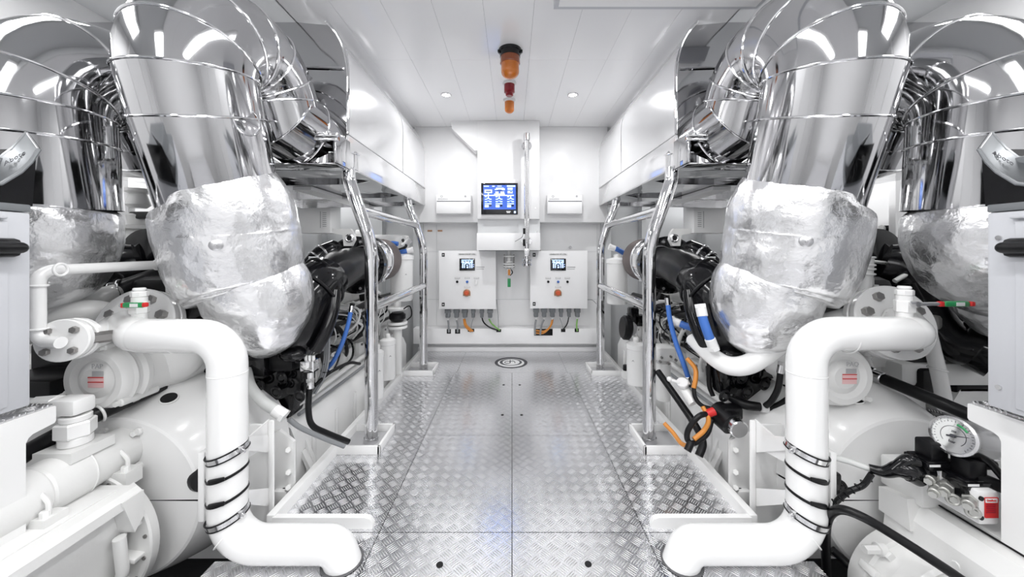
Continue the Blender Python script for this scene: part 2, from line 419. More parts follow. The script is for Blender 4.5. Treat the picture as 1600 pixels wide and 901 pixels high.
# generator control panels
def panel(x0, x1, y0, y1, right):
    d = BW-.17; xo = x0
    t = thing('control_panel', 'white switch cabinet with small diagram display and red stop button, ' + ('right' if right else 'left') + ' of the green-handled valve', 'control panel', (wx((x0+x1)/2, d), d+.08, wz(y1, d)), 'control panels on the end wall')
    MB().bb((wx(x0+2, d), d+.012, wz(y1-1, d)), (wx(x1-2, d), BW+.02, wz(y0+1, d)), .003).build('housing', 'wall_grey', t)
    dr = MB().bb((wx(x0, d), d-.012, wz(y1, d)), (wx(x1, d), d+.012, wz(y0, d)), .005).build('door', 'wall', t)
    e = d-.013
    for py in (y0+6.4, y1-7):
        MB().bb((wx(x0+4.4, e), e-.003, wz(py+2.8, e)), (wx(x0+8.8, e), e+.001, wz(py-2.8, e)), .0008).build('door_lock', 'black_matt', dr)
        MB().bb((wx(x0+5.4, e), e-.0045, wz(py+.5, e)), (wx(x0+7.8, e), e-.002, wz(py-.5, e))).bb((wx(x0+6.2, e), e-.0045, wz(py+1.3, e)), (wx(x0+6.9, e), e-.002, wz(py-1.3, e))).build('lock_slot', 'label', dr)
    c = x0+44
    MB().bb((wx(c-12, e), e-.006, wz(y0+31, e)), (wx(c+12.2, e), e+.001, wz(y0+12.2, e)), .002).build('display_frame', 'glass_black', t)
    k = MB(); f = e-.007
    def r_(a, b, g, h): k.bb((wx(c+a, f), f-.001, wz(y0+h, f)), (wx(c+g, f), f+.001, wz(y0+b, f)))
    for q in ((-9, 14, 9, 15.2), (-9, 16, -5, 19), (-3, 16.5, 3, 20), (5, 16, 9, 19), (-8, 20, -6, 27), (-5, 20, -3.4, 27), (-1.4, 22, 1.6, 23.4), (-1, 24.4, 2, 27), (3.6, 20, 5.2, 27), (6.4, 20, 8.4, 27), (9.6, 21, 10.6, 22), (9.6, 24, 10.6, 25.4)): r_(*q)
    for u in (-5, 0, 5): k.tube([Vector((wx(c+u-3, f), f-.001, wz(y0+16, f))), Vector((wx(c+u+3, f), f-.001, wz(y0+21, f)))], .0022, 6); k.tube([Vector((wx(c+u+3, f), f-.001, wz(y0+16, f))), Vector((wx(c+u-3, f), f-.001, wz(y0+21, f)))], .0022, 6)
    k.build('diagram', 'screen_light', t)
    MB().bb((wx(c-14.5, e), e-.0012, wz(y0+7, e)), (wx(c+14.5, e), e+.001, wz(y0+4, e))).build('name_plate', 'label', t)
    text('GENERATOR SET CTRL', .015, (wx(c, e), e-.002, wz(y0+5.6, e)), (1, 0, 0), (0, 0, 1), 'ink', t, 'name_lettering')
    MB().bb((wx(c+14, e), e-.001, wz(y0+26, e)), (wx(c+27, e), e+.001, wz(y0+25, e))).bb((wx(c+14, e), e-.001, wz(y0+29, e)), (wx(c+26, e), e+.001, wz(y0+28.2, e))).build('caption_lines', 'grey_ink', t)
    for i, (u, m) in enumerate(((-15.5, 'black_matt'), (0, 'blue'), (14.5, 'label' if not right else 'black_matt'))):
        MB().bb((wx(c+u-4, e), e-.001, wz(y0+44, e)), (wx(c+u+4, e), e+.001, wz(y0+41.6, e)), .001).build('tag_plate', 'grey_ink', t)
        MB().bb((wx(c+u-3.5, e), e-.0016, wz(y0+43.7, e)), (wx(c+u+3.5, e), e+.001, wz(y0+41.9, e)), .001).build('tag_face', 'label', t)
        if m == 'label': MB().bb((wx(c+u-3, e), e-.02, wz(y0+53, e)), (wx(c+u+1.8, e), e, wz(y0+45.5, e)), .002).build('switch', m, t)
        else: MB().cyl((wx(c+u, e), e-.016, wz(y0+48.4, e)), (wx(c+u, e), e, wz(y0+48.4, e)), .0115, 20, bev=.003).build('switch', m, t)
    MB().bb((wx(c-4.5, e), e-.001, wz(y0+58, e)), (wx(c+4.5, e), e+.001, wz(y0+55.6, e)), .001).build('tag_plate', 'grey_ink', t)
    MB().bb((wx(c-4, e), e-.0016, wz(y0+57.7, e)), (wx(c+4, e), e+.001, wz(y0+55.9, e)), .001).build('tag_face', 'label', t)
    z = wz(y0+65.6, e); X = wx(c-.5, e)
    st = MB().lathe([(.034, 0), (.034, .014), (.03, .018)], (X, e+.001, z), (0, -1, 0), 24); st.bb((X-.034, e-.012, z-.028), (X+.034, e+.001, z), .002)
    st = st.build('guard', 'copper', t)
    MB().lathe([(.018, 0), (.023, .012), (.015, .018)], (X, e-.014, z), (0, -1, 0), 24).build('stop_button', 'stop_red', t)
    offs = (14, 27.5, 40.5, 53.5, 67, 80) if not right else (9.5, 22, 35, 48.5, 61, 74)
    for i, o in enumerate(offs):
        X = wx(x0+o, d+.05); zt = wz(y1, d)
        wd_ = .026 if i < 3 or i == 5 else .019
        gl = MB().bb((X-wd_, d+.02, zt-.045), (X+wd_, d+.08, zt-.004), .003).bb((X-wd_*.8, d+.025, zt-.09), (X+wd_*.8, d+.075, zt-.04), .008)
        gl = gl.build('cable_gland', 'grey_plastic', t)
        if i in (0, 1) or right: MB().cyl((X, d+.05, zt-.115), (X, d+.05, zt-.088), .008, 12).build('gland_nut', 'label', gl)
    return t
pl = panel(686, 775, 391.5, 482.5, False); pr = panel(828, 917.5, 391.5, 481.5, True)
# slots in the ledge and cables dropping into them
dS = BW-.101
slots = [(698, 704.5, 514, 521, 'narrow black cable slot in the ledge, first from the left'), (711, 719, 514, 521, 'narrow black cable slot in the ledge, second from the left'), (731, 741, 513.5, 518, 'black slot in the ledge where the left orange cables enter'),
         (775.5, 783, 514, 518.5, 'black slot in the ledge below the right end of the left panel'), (834.5, 863.5, 513.5, 524, 'wide black slot in the ledge under the right panel full of orange cable'),
         (876.5, 883.5, 513.5, 518.5, 'small black slot under the right panel taking a thin black cable'), (898, 904.5, 513, 518.5, 'small black slot under the right panel taking the green cable')]
for x0, x1, y0, y1, lb in slots:
    tag(MB().bb((wx(x0, dS), dS-.002, wz(y1, dS)), (wx(x1, dS), dS+.02, wz(y0, dS)), .002).build('cable_slot', 'black_matt'), lb, 'cable slot', 'cable slots in the wall ledge')
dC = BW-.125
def cable(pts, r, m, lb, name='cable', grp=None, cat='cable'):
    return tag(MB().tube(catmull(pts, 8), r, 9).build(name, m), lb, cat, grp)
G = 'cables between the control panels and the ledge'
def wc(px, py, d=None): d = dC if d is None else d; return Vector((wx(px, d), d, wz(py, d)))
cable([wc(700, 500), wc(701, 508), wc(701.5, 519)], .009, 'grey_cable', 'grey cable under the left panel, nearest its left edge', grp=G)
cable([wc(713.5, 500), wc(715, 508), wc(715, 519)], .009, 'grey_cable', 'grey cable under the left panel, second from its left edge', grp=G)
cable([wc(726, 498), wc(729, 508), wc(739, 517.5)], .0085, 'orange', 'orange cable under the left panel, upper of two', grp=G)
cable([wc(724.6, 498), wc(727, 509), wc(736, 518)], .0085, 'orange', 'orange cable under the left panel, lower of two', grp=G)
cable([wc(739.5, 497), wc(737, 506), wc(736, 514)], .003, 'grey_cable', 'thin grey wire under the left panel beside the orange cables', 'wire', G)
cable([wc(752.5, 488), wc(755, 502), wc(765, 511), wc(779, 516)], .0065, 'black_matt', 'black cable curving right from under the left panel', grp=G)
cable([wc(764, 498), wc(769, 506), wc(781, 516)], .0075, 'green_wire', 'yellow-green earth cable under the left panel', grp=G)
cable([wc(776, 468), wc(778, 490), wc(779, 512)], .003, 'grey_cable', 'thin grey wire hanging beside the right edge of the left panel', 'wire', G)
cable([wc(837.5, 499), wc(836, 510), wc(836, 523)], .009, 'grey_cable', 'thick grey cable at left edge under the right panel', grp=G)
cable([wc(850, 499), wc(846, 508), wc(844, 523)], .009, 'grey_cable', 'grey cable crossing the wide slot under the right panel', grp=G)
cable([wc(864, 498, dC+.01), wc(861, 508, dC+.01), wc(851, 517, dC+.01), wc(837, 516, dC+.01)], .008, 'orange', 'orange cable looping in the wide slot, uppermost', grp=G)
cable([wc(863, 499, dC+.005), wc(859, 511, dC), wc(849, 520, dC+.01), wc(837, 520, dC+.01)], .008, 'orange', 'orange cable looping in the wide slot, lower', grp=G)
cable([wc(875, 497), wc(878, 506), wc(880, 515)], .003, 'grey_cable', 'thin grey wire beside the black cable under the right panel', 'wire', G)
cable([wc(889, 494), wc(886, 506), wc(879, 516)], .006, 'black_matt', 'thin black cable under the right panel', grp=G)
cable([wc(902, 498), wc(901, 508), wc(902, 517)], .008, 'green_wire', 'yellow-green earth cable under the right panel', grp=G)
cable([wc(918, 468), wc(926, 469), wc(935, 478)], .0025, 'grey_cable', 'thin grey wire leading right from the right panel', 'wire', G)
tag(MB().cyl((wx(891.5), BW-.0, wz(386.5)), (wx(891.5), BW+.02, wz(386.5)), .014, 16, bev=.004).build('vent_plug', 'steel'), 'small round steel knob on the wall above the right panel', 'knob')

# flanged valve with a green handle between the panels
dV = BW-.16
v = thing('drain_valve', 'white flanged pipe valve with hanging green handle between the two panels', 'valve', (wx(795.5, dV), dV, wz(447, dV)))
X = wx(795.5, dV)
MB().cyl((X, dV, wz(430, dV)), (X, dV, wz(391, dV)), .018, 16).build('pipe', 'cast', v)
for py in (399, 408, 411, 415):
    MB().cyl((X, dV, wz(py+2, dV)), (X, dV, wz(py, dV)), .058 if py != 408 else .036, 24, bev=.002).build('flange', 'paint', v)
for sx in (-1, 1): MB().cyl((X+sx*.045, dV-.02, wz(418, dV)), (X+sx*.045, dV-.02, wz(397.5, dV)), .006, 8).build('bolt', 'bolt', v)
MB().box((X, dV, wz(424, dV)), (.05, .05, .07), .01).build('valve_body', 'wall_grey', v)
MB().box((X, dV-.03, wz(425, dV)), (.022, .012, .055), .003).build('handle_stem', 'orange', v)
MB().tube(catmull([(X+.01, dV-.02, wz(419, dV)), (X+.032, dV-.02, wz(425, dV)), (X+.01, dV-.02, wz(430, dV))]), .005, 8).build('hose_loop', 'black', v)
MB().box((X, dV-.035, wz(441, dV)), (.029, .010, .08), .004).build('handle', 'green', v)

# sight glass level gauge
dG = BW-.42
v = thing('level_gauge', 'tall steel tank level gauge with flanges right of the blue screen', 'level gauge', (wx(823, dG), dG, wz(416, dG)))
X = wx(823, dG)
MB().cyl((X, dG, wz(388, dG)), (X, dG, wz(210, dG)), .022, 20).build('tube', 'bright_steel', v)
MB().bb((X-.010, dG-.03, wz(380, dG)), (X+.010, dG-.015, wz(220, dG)), .002).build('scale_rail', 'grey_ink', v)
sc_ = MB()
for k in range(60): z = wz(378, dG)+k*(wz(221, dG)-wz(378, dG))/60; sc_.bb((X-.006, dG-.032, z), (X+.006, dG-.029, z+.005))
sc_.build('scale_marks', 'label', v)
MB().cyl((X, dG, wz(220, dG)), (X, dG, wz(208, dG)), .028, 20, bev=.004).build('top_cap', 'bright_steel', v)
for py in (226, 377):
    MB().cyl((X, dG+.02, wz(py, dG)), (X, DW+.006, wz(py, dG)), .016, 16).build('connection_pipe', 'bright_steel', v)
    fg = MB().cyl((X, dG+.03, wz(py, dG)), (X, dG+.05, wz(py, dG)), .045, 24, bev=.002).build('flange', 'bright_steel', v)
    for k in range(4): a = PI/4+k*PI/2; MB().cyl((X+.034*math.cos(a), dG+.02, wz(py, dG)+.034*math.sin(a)), (X+.034*math.cos(a), dG+.03, wz(py, dG)+.034*math.sin(a)), .006, 6).build('bolt', 'bolt', fg)
MB().bb((X-.024, dG-.024, wz(400, dG)), (X+.024, dG+.02, wz(388, dG)), .004).build('float_chamber', 'steel', v)
fg = MB().cyl((X, dG, wz(408, dG)), (X, dG, wz(404, dG)), .042, 24, bev=.002).cyl((X, dG, wz(415, dG)), (X, dG, wz(411, dG)), .042, 24, bev=.002).cyl((X, dG, wz(412, dG)), (X, dG, wz(400, dG)), .022, 16).build('bottom_flange', 'bright_steel', v)
for k in range(4): a = PI/4+k*PI/2; MB().cyl((X+.034*math.cos(a), dG+.034*math.sin(a), wz(416, dG)), (X+.034*math.cos(a), dG+.034*math.sin(a), wz(402, dG)), .005, 6).build('bolt', 'bolt', fg)
MB().box((X-.026, dG-.01, wz(361, dG)), (.014, .02, .05), .002).box((X-.026, dG-.01, wz(379, dG)), (.014, .02, .06), .002).build('sensor', 'black_matt', v)
tag(MB().tube(catmull([(X-.03, dG-.01, wz(365, dG)), (X-.045, dG, wz(371, dG)), (X-.10, DW-.015, wz(377, DW))]), .003, 8).build('sensor_wire', 'grey_cable'), 'thin wire from the level gauge to the casing', 'wire')

# beacons and downlights on the ceiling
def beacon(px, dist, R, H, base, lens, lb, flat=False):
    x = wx(px, dist); t = thing('beacon_lamp', lb, 'beacon lamp', (x, dist, ZC-H), 'beacons in a line on the ceiling')
    hb = H*(.26 if base == 'black' else .18)
    bs = MB().lathe([(R*1.12, 0), (R*1.12, -.012), (R*1.0, -.016), (R*.98, -hb)], (x, dist, ZC), (0, 0, 1), 32); bs.build('base', base, t)
    if base == 'black':
        MB().lathe([(R*.95, -hb), (R*.97, -hb-.035), (R*.90, -hb-.04)], (x, dist, ZC), (0, 0, 1), 32).build('lens_collar', 'amber_dark', t)
        for sx in (-1, 1): MB().box((x+sx*R*1.1, dist-.01, ZC-.012), (.012, .02, .014), .003).build('clip', 'black', t)
    n = MB(); pr_ = []
    z0 = hb+(.035 if base == 'black' else 0)
    rr = R*.88
    for k in range(9):
        a = k/8*PI/2; pr_.append((rr*math.cos(a) if not flat else rr*(1 if k < 6 else .72), -z0-(H-z0-rr*.8)*(1 if k else .0)-(rr*.8*math.sin(a) if k else 0)))
    n.lathe([(rr, -z0)]+[(rr, -z0-(H-z0-rr*.8))]+[(rr*math.cos(k/8*PI/2)+1e-4, -z0-(H-z0-rr*.8)-rr*.8*math.sin(k/8*PI/2)) for k in range(1, 9)] if not flat else
            [(rr, -z0), (rr, -H*.72), (rr*.72, -H*.76), (rr*.70, -H*.95), (rr*.55, -H), (0, -H)], (x, dist, ZC), (0, 0, 1), 32)
    n.build('lens', lens, t)
    MB().cyl((x, dist, ZC-H*.80), (x, dist, ZC-hb), R*.42, 12, r2=R*.3).build('reflector', 'bright_steel', t)
beacon(797, 2.03, .060, .165, 'black', 'amber', 'large amber rotating beacon with black base, nearest of the ceiling row')
beacon(796, 2.42, .042, .095, 'label', 'red_lens', 'small dark red ceiling beacon between the two amber ones', True)
beacon(796, 2.70, .042, .105, 'label', 'amber', 'small amber ceiling beacon, farthest of the row')
for x, y in DOWN:
    t = thing('downlight', 'round recessed ceiling light %s of the beacons' % ('left' if x < 0 else 'right'), 'downlight', (x, y, ZC-.01), 'recessed ceiling lights')
    MB().torus((x, y, ZC-.002), (0, 0, 1), .034, .005, 32, 8).build('rim', 'steel', t)
    MB().cyl((x, y, ZC-.003), (x, y, ZC+.001), .031, 24).build('diffuser', 'lamp_glow', t)
for i, (x, y) in enumerate(STRIPS):
    t = thing('strip_lamp', 'ceiling strip lamp above the near walkway, %s %s' % (('left', 'right')[x > 0], ('front', 'rear')[y < 0]), 'strip lamp', (x, y, 2.11), 'strip lamps behind the viewpoint')
    MB().bb((x-.075, y-.63, 2.12), (x+.075, y+.63, ZC-.002), .006).build('housing', 'wall', t)
for s in (-1, 1):
    for x, y, z, sx, sy, lb in ((2.05, .9, 2.37, .34, 1.44, 'high above the outer exhaust'), (1.95, 2.7, 1.96, .34, 1.24, 'behind the trunk over the far engine end'), (1.25, -.6, 2.37, .34, 1.24, 'above the grey cabinet'), (1.35, 2.75, 1.38, .12, 1.02, 'under the trunk')):  # housings made up to go with the added fill lights
        t = thing('fill_light_housing', 'added flat white housing of a fill light %s, %s side' % (lb, 'left' if s < 0 else 'right'), 'lamp', (s*x, y, z), 'added fill lights over the engines')
        MB().bb((s*x-sx/2, y-sy/2, z+.002), (s*x+sx/2, y+sy/2, z+.03), .005).build('housing', 'wall', t)
t = thing('ceiling_tray', 'pale grey flat ceiling box with chamfered end at the top edge', 'ceiling box', (.65, 1.35, 2.07))
dT = 1.56; z0 = 2.075
MB().prism([(wx(865, dT), dT, ZC), (wx(865, dT), dT, z0), (wx(1183, dT), dT, z0), (wx(1197, dT), dT, ZC)], (0, -.42, 0)).build('tray_body', 'cabinet', t)
MB().bb((wx(872, dT), dT-.40, z0-.003), (wx(1176, dT), dT-.02, z0)).build('bottom_cover', 'wall', t)

# emblem let into the floor
d0 = F/(566-CY); ex, ey = wx(798.5, d0), d0
em = thing('floor_emblem', 'black and white oval letter emblem let into the far floor plate', 'emblem', (ex, ey, 0))
def ell(mb, rx, ry, z0, z1, n=48, cx=0, cy=0): mb.prism([(ex+cx+rx*math.cos(2*PI*k/n), ey+cy+ry*math.sin(2*PI*k/n), z0) for k in range(n)], (0, 0, z1-z0)); return mb
q = .88; ell(MB(), .145, .150*q*1.12, .0, .0012).build('outer_ring', 'ink', em)
ell(MB(), .117, .118*q*1.1, .001, .0018, cy=-.012).build('pale_ring', 'label', em)
ell(MB(), .099, .094*q*1.1, .0016, .0024, cx=-.002, cy=.002).build('inner_ring', 'ink', em)
ell(MB(), .076, .078*q*1.1, .0022, .003, cx=.0, cy=.0).build('disc', 'label', em)
lt = MB(); lt.bb((ex-.012, ey-.03, .003), (ex-.004, ey+.06, .0036))
lt.tube([Vector((ex-.03+.026*math.cos(a), ey-.008+.03*math.sin(a), .0032)) for a in [k/14*PI*1.5+PI*.25 for k in range(15)]], .0035, 6)
lt.tube([Vector((ex+.012+.022*math.cos(a), ey-.0+.026*math.sin(a), .0032)) for a in [k/14*PI for k in range(15)]]+[Vector((ex-.01, ey-.03, .0032))][:0], .0035, 6)
lt.bb((ex+.031, ey-.03, .003), (ex+.037, ey+.002, .0036)); lt.build('letters', 'ink', em)

# ================================================================ BOTH SIDES OF THE WALKWAY
def half_lathe(prof, o, ax, up, a0, a1, n=24):
    o, ax, up = Vector(o), Vector(ax).normalized(), Vector(up); V = ax.cross(up); vs = []; fs = []
    for r, h in prof:
        for j in range(n+1):
            a = a0+(a1-a0)*j/n; vs.append(o+ax*h+(up*math.cos(a)+V*math.sin(a))*max(r, 1e-4))
    m = n+1
    for i in range(len(prof)-1):
        for j in range(n): fs.append([i*m+j, i*m+j+1, (i+1)*m+j+1, (i+1)*m+j])
    return MB().add(vs, fs)
def arc_path(x, y0, z0, z1, R, xe, ye, ze, k=18, lean=.14):
    """pipe up, over and down: first leg leans, the bend lies in the plane along the room"""
    p = [Vector((x, y0+lean, z0)), Vector((x, y0+lean*.26, z0+(z1-z0)*.70))]
    for i in range(k+1):
        a = PI-PI*i/k; f = i/k
        p.append(Vector((x+(xe-x)*max(0, f-.5)*.5, y0+R+R*math.cos(a), z1+R*math.sin(a))))
    p += [Vector((x+(xe-x)*.62, y0+2*R+(ye-y0-2*R)*.45, z1-.03)), Vector((x+(xe-x)*.92, y0+2*R+(ye-y0-2*R)*.9, ze+.13)), Vector((xe, ye, ze+.07)), Vector((xe, ye, ze))]
    return p
def section_tube(root, path, radii, cuts, m, ring='bright_steel', n=56):
    """a lagged pipe: sheet metal sections with a bead at every joint"""
    N = len(path); TT = [(path[min(i+1, N-1)]-path[max(i-1, 0)]).normalized() for i in range(N)]
    for a, b in zip(cuts[:-1], cuts[1:]):
        MB().tube(path[a:b+1], radii[a:b+1], n, caps=False, tans=TT[a:b+1]).build('pipe_section', m, root, 60)
    for c in cuts[1:-1]:
        t = (path[min(c+1, N-1)]-path[c-1]).normalized()
        MB().torus(path[c], t, radii[c]+.0015, .0042, 56, 8).build('seam_bead', ring, root)

def side(s):
    L = s < 0; W_ = 'left' if L else 'right'; o_ = 'right' if L else 'left'
    def P(px, py, d, dx=0):
        p = at(px, py, d); p.x = s*(-p.x)+dx*0; return p
    X = lambda x: s*x
    # --- coaming
    t = thing('floor_coaming', 'white raised coaming along the %s edge of the walkway with square post notches' % W_, 'coaming', (X(.87), 2.3, 0), 'walkway coamings')
    q = MB()
    q.bb((X(.855), 1.255, -.05), (X(.885), 3.35, .045), .004); q.build('long_strip', 'paint', t)
    for y0, y1, xi in ((1.70, 1.93, .645), (2.76, 2.98, .625)):
        q = MB(); q.bb((X(xi), y0, 0), (X(.856), y0+.014, .042), .003); q.bb((X(xi), y1-.014, 0), (X(.856), y1, .042), .003); q.bb((X(xi), y0, 0), (X(xi+.014), y1, .042), .003)
        q.build('post_surround', 'paint', t)
        MB().bb((X(xi+.013), y0+.013, 0), (X(.856), y1-.013, .004)).build('recess_floor', 'grey_ink', t)
    xa, xb = .50, .86
    q = MB().prism([(X(xb), 1.25, 0), (X(xb), 1.25, .040), (X(xa+.03), 1.25, .040), (X(xa+.010), 1.25, .034), (X(xa), 1.25, .018), (X(xa), 1.25, 0)], (0, .02, 0)); q.build('end_lip', 'paint', t)
    # --- handrail
    fx = .73 if L else .712
    t = thing('handrail', 'polished tubular handrail with two bent posts and two rails, %s side' % W_, 'handrail', (X(fx), 1.81, 0), 'polished handrails')
    for y, x0, k in ((1.81, fx, 0), (2.87, .728, .03)):
        path = rounded([(X(x0), y, .005), (X(x0), y, 1.03), (X(x0+.075), y, 1.24), (X(x0+.115+k*.3), y, 1.36), (X(x0+.12+k*.5), y, 1.425)], [.5, .3, .12], 8)
        MB().tube(path, .0325, 20).build('post', 'chrome_pipe', t)
        MB().cyl((X(x0), y, .003), (X(x0), y, .03), .037, 20).build('foot', 'steel', t)
    MB().tube([Vector((X(fx+.064), 1.81, 1.205)), Vector((X(.728+.06), 2.87, 1.20))], .027, 18).build('rail', 'chrome_pipe', t)
    MB().tube([Vector((X(fx), 1.81, .70)), Vector((X(.728), 2.87, .705))], .027, 18).build('rail', 'chrome_pipe', t)
    # --- ventilation trunk above the engine
    t = thing('ventilation_trunk', 'long pale polished trunk with rounded top under the ceiling, %s side' % W_, 'air trunk', (X(1.3), 2.6, 1.41), 'trunks along the ceiling')
    prof = [(.82, 1.582)]+[(.82+.28*(1-math.cos(a)), 1.88+.33*math.sin(a)) for a in [k/12*PI/2 for k in range(13)] if 1.88+.33*math.sin(a) < 2.155]
    th = .008; vs = []; fs = []; ys = [1.745, 3.30]
    outer = prof; inner = [(x+th, z-.002) for x, z in prof]; loop = outer+inner[::-1]
    MB().prism([(X(x), ys[0], z) for x, z in loop], (0, ys[1]-ys[0], 0)).build('curved_side', 'trunk', t, 50)
    MB().prism([(X(x), 3.295, z) for x, z in prof+[(1.2, 2.155), (1.2, 1.58)]], (0, .012, 0)).build('far_end_plate', 'trunk', t)
    MB().tube([Vector((X(x-.001), ys[0], z)) for x, z in prof], .006, 8).build('edge_trim', 'chrome_pipe', t)
    MB().tube([Vector((X(x-.001), 2.62, z)) for x, z in prof], .0025, 8).build('joint_strip', 'chrome_pipe', t)
    MB().bb((X(.820), 1.75, 1.418), (X(.832), 3.40, 1.576), .002).build('tray_side', 'trunk', t)
    MB().tube([Vector((X(.821), 1.75, 1.579)), Vector((X(.821), 3.35, 1.579))], .003, 6).build('joint_strip', 'grey_ink', t)
    MB().bb((X(.822), 1.75, 1.412), (X(2.3), 3.40, 1.420)).build('tray_bottom', 'chrome', t)
    for k, yy in enumerate((2.1, 2.65, 3.15)): MB().prism([(X(.86), yy, 1.412), (X(2.0), yy, 1.412), (X(1.9), yy, 1.375), (X(.95), yy, 1.395)], (0, .008, 0)).build('stiffener', 'chrome', t)
    # inset end plate and its frame
    q = MB().prism([(X(.828), 1.775, 1.58)]+[(X(x+.006), 1.775, z) for x, z in prof]+[(X(1.097), 1.775, 2.157), (X(2.3), 1.775, 2.157), (X(2.3), 1.775, 1.58)], (0, .006, 0)); q.build('end_plate', 'chrome', t)
    MB().tube([P(425, 107, 1.77), P(470, 105, 1.77), P(538, 107, 1.77)], .007, 8).build('cross_bead', 'chrome_pipe', t)
    for a, b in ((1.530, .010), (1.508, .007)): MB().bb((X(.805), 1.60, a-b), (X(1.30), 1.62, a+b), .004).build('cradle_bar', 'chrome_pipe', t)
    MB().bb((X(.815), 1.615, 1.405), (X(.829), 1.76, 1.545), .003).build('cradle_end', 'chrome', t)
    MB().bb((X(.822), 1.62, 1.398), (X(1.5), 1.755, 1.404), .002).build('cradle_bottom', 'chrome', t)
    for k in range(4): MB().cyl((X(.84+.13*k), 1.594, 1.53), (X(.84+.13*k), 1.601, 1.53), .005, 10).build('rivet', 'steel', t)
    # --- exhaust bends
    dxo = .0 if L else -.012
    t = thing('exhaust_bend', 'huge mirror polished exhaust pipe bending over beside the aisle, %s side' % W_, 'exhaust pipe', (X(1.1), 1.3, 1.18), 'polished exhaust bends')
    path = arc_path(X(1.105+dxo), 1.205, 1.15, 1.60, .203, X(.995), 1.835, 1.42)
    N = len(path); rad = [.190]*8+[.190-.012*min(1, (i-7)/10) for i in range(8, N)]
    section_tube(t, path, rad, [0, 1, 2, 4, 7, 10, 13, 16, 18, 20, 21, 22, 23, N-1], 'chrome')
    nrm = Vector((X(-.965), -.26, .03)).normalized(); c = Vector((X(1.105), 1.262, 1.44))-Vector((0, 0, 0))+nrm*.2005
    MB().lathe([(.046, -.03), (.046, -.009), (.03, -.0065), (.001, -.005)], c, nrm, 28).build('access_disc', 'chrome', t)
    MB().torus(c-nrm*.009, nrm, .047, .0028, 32, 6).build('disc_rim', 'bright_steel', t)
    t = thing('exhaust_bend', 'huge mirror polished exhaust pipe at the %s picture edge behind the cabinet' % W_, 'exhaust pipe', (X(1.6), 1.3, 1.08), 'polished exhaust bends')
    path = arc_path(X(1.633), 1.20, 1.14, 1.47, .21, X(1.65), 1.76, 1.45, lean=.02)
    N = len(path); section_tube(t, path, [.188]*N, [0, 1, 2, 4, 8, 12, 16, 20, N-1], 'chrome')
    # --- insulation blankets
    def blanket(pts, root, name, seed, amp=.016):
        path = catmull([p[0] for p in pts], 8); rr = []
        for i in range(len(pts)-1):
            for j in range(8): rr.append(pts[i][1]+(pts[i+1][1]-pts[i][1])*(j/8))
        rr.append(pts[-1][1])
        def fn(t, a):
            v = Vector((math.cos(a)*1.6, math.sin(a)*1.6, t*3+seed))
            w = noise.noise(v*1.3)*amp+abs(noise.noise(v*3.1+Vector((9, 3, 1))))*amp*.8-.3*amp+noise.noise(v*8)*amp*.22
            fold = abs(math.sin(a*5+t*4+3*noise.noise(v)))**8*amp*.35
            return 1+w-fold
        return MB().tube(path, rr, 110, caps=True, fn=fn).build(name, 'foil', root, 80)
    px = lambda r, d: r*d/F
    t = thing('insulation_blanket', 'crumpled silver insulation blanket wrapped round the aisle-side exhaust, %s engine' % W_, 'insulation blanket', P(380, 555, 1.38), 'silver insulation blankets')
    up = blanket([(P(352, 314, 1.34), .192), (P(355, 318, 1.34), .216), (P(359, 334, 1.345), .226), (P(364, 366, 1.36), .230), (P(374, 410, 1.37), .224), (P(384, 444, 1.38), .208), (P(388, 458, 1.38), .190)], t, 'upper_jacket', 1+s)
    lo = blanket([(P(396, 438, 1.39), .17), (P(404, 450, 1.39), .190), (P(410, 478, 1.39), .184), (P(412, 508, 1.39), .158), (P(413, 534, 1.39), .112), (P(410, 555, 1.39), .035)], t, 'lower_jacket', 4+s)
    for (a, b) in (((337, 383), up), ((340, 377), up))[:1] if L else (((340, 377), up), ((351, 497), lo)):
        c = P(a[0], a[1], 1.155 if b is up else 1.23); v = Vector((-s*.55, -.83, 0)).normalized()
        MB().lathe([(.019, -.03), (.019, .002), (.013, .006), (.004, .007), (.003, .010)], c, v, 20).build('fastener_button', 'foil_button', b)
    t = thing('insulation_blanket', 'crumpled silver insulation blanket round the outer exhaust at the %s picture edge' % W_, 'insulation blanket', P(60, 545, 1.2), 'silver insulation blankets')
    blanket([(P(50, 325, 1.20), .195), (P(50, 334, 1.20), .212), (P(50, 368, 1.20), .218), (P(42, 405, 1.22), .206), (P(14, 440, 1.27), .16)], t, 'upper_jacket', 8+s)
    blanket([(P(14, 432, 1.28), .16), (P(2, 468, 1.28), .175), (P(-16, 508, 1.28), .14), (P(-26, 540, 1.28), .07)], t, 'lower_jacket', 11+s)
    # --- white cooling water pipe
    dv = 0 if L else -16
    lb = 'thick white pipe running from the bolted flange down to the floor, %s side' % W_
    fc = P(213, 508, 1.27) if L else P(205, 503, 1.27)
    n = Vector((s*-.10, -.95, .30)); n.normalize()
    t = thing('cooling_pipe', lb, 'pipe', (P(356+dv, 850, 1.12).x, 1.12, 0), 'thick white cooling pipes')
    A = fc+n*.02; B = P(214, 524, 1.115) if L else P(172, 521, 1.115)
    Cc = P(356+dv, 525 if L else 521, 1.12); Dd = Vector((Cc.x, 1.12, .056)); E = Vector((X(.565), 1.12, .056)); G2 = Vector((X(.505), 1.12, -.10))
    path = rounded([A, A+n*.02, B, Cc, Dd, E, G2], [.02, .06, .095, .11, .05], 9)
    MB().tube(path, [.0505]*int(len(path)*.4)+[.0535]*(len(path)-int(len(path)*.4)), 28).build('pipe', 'paint', t, 50)
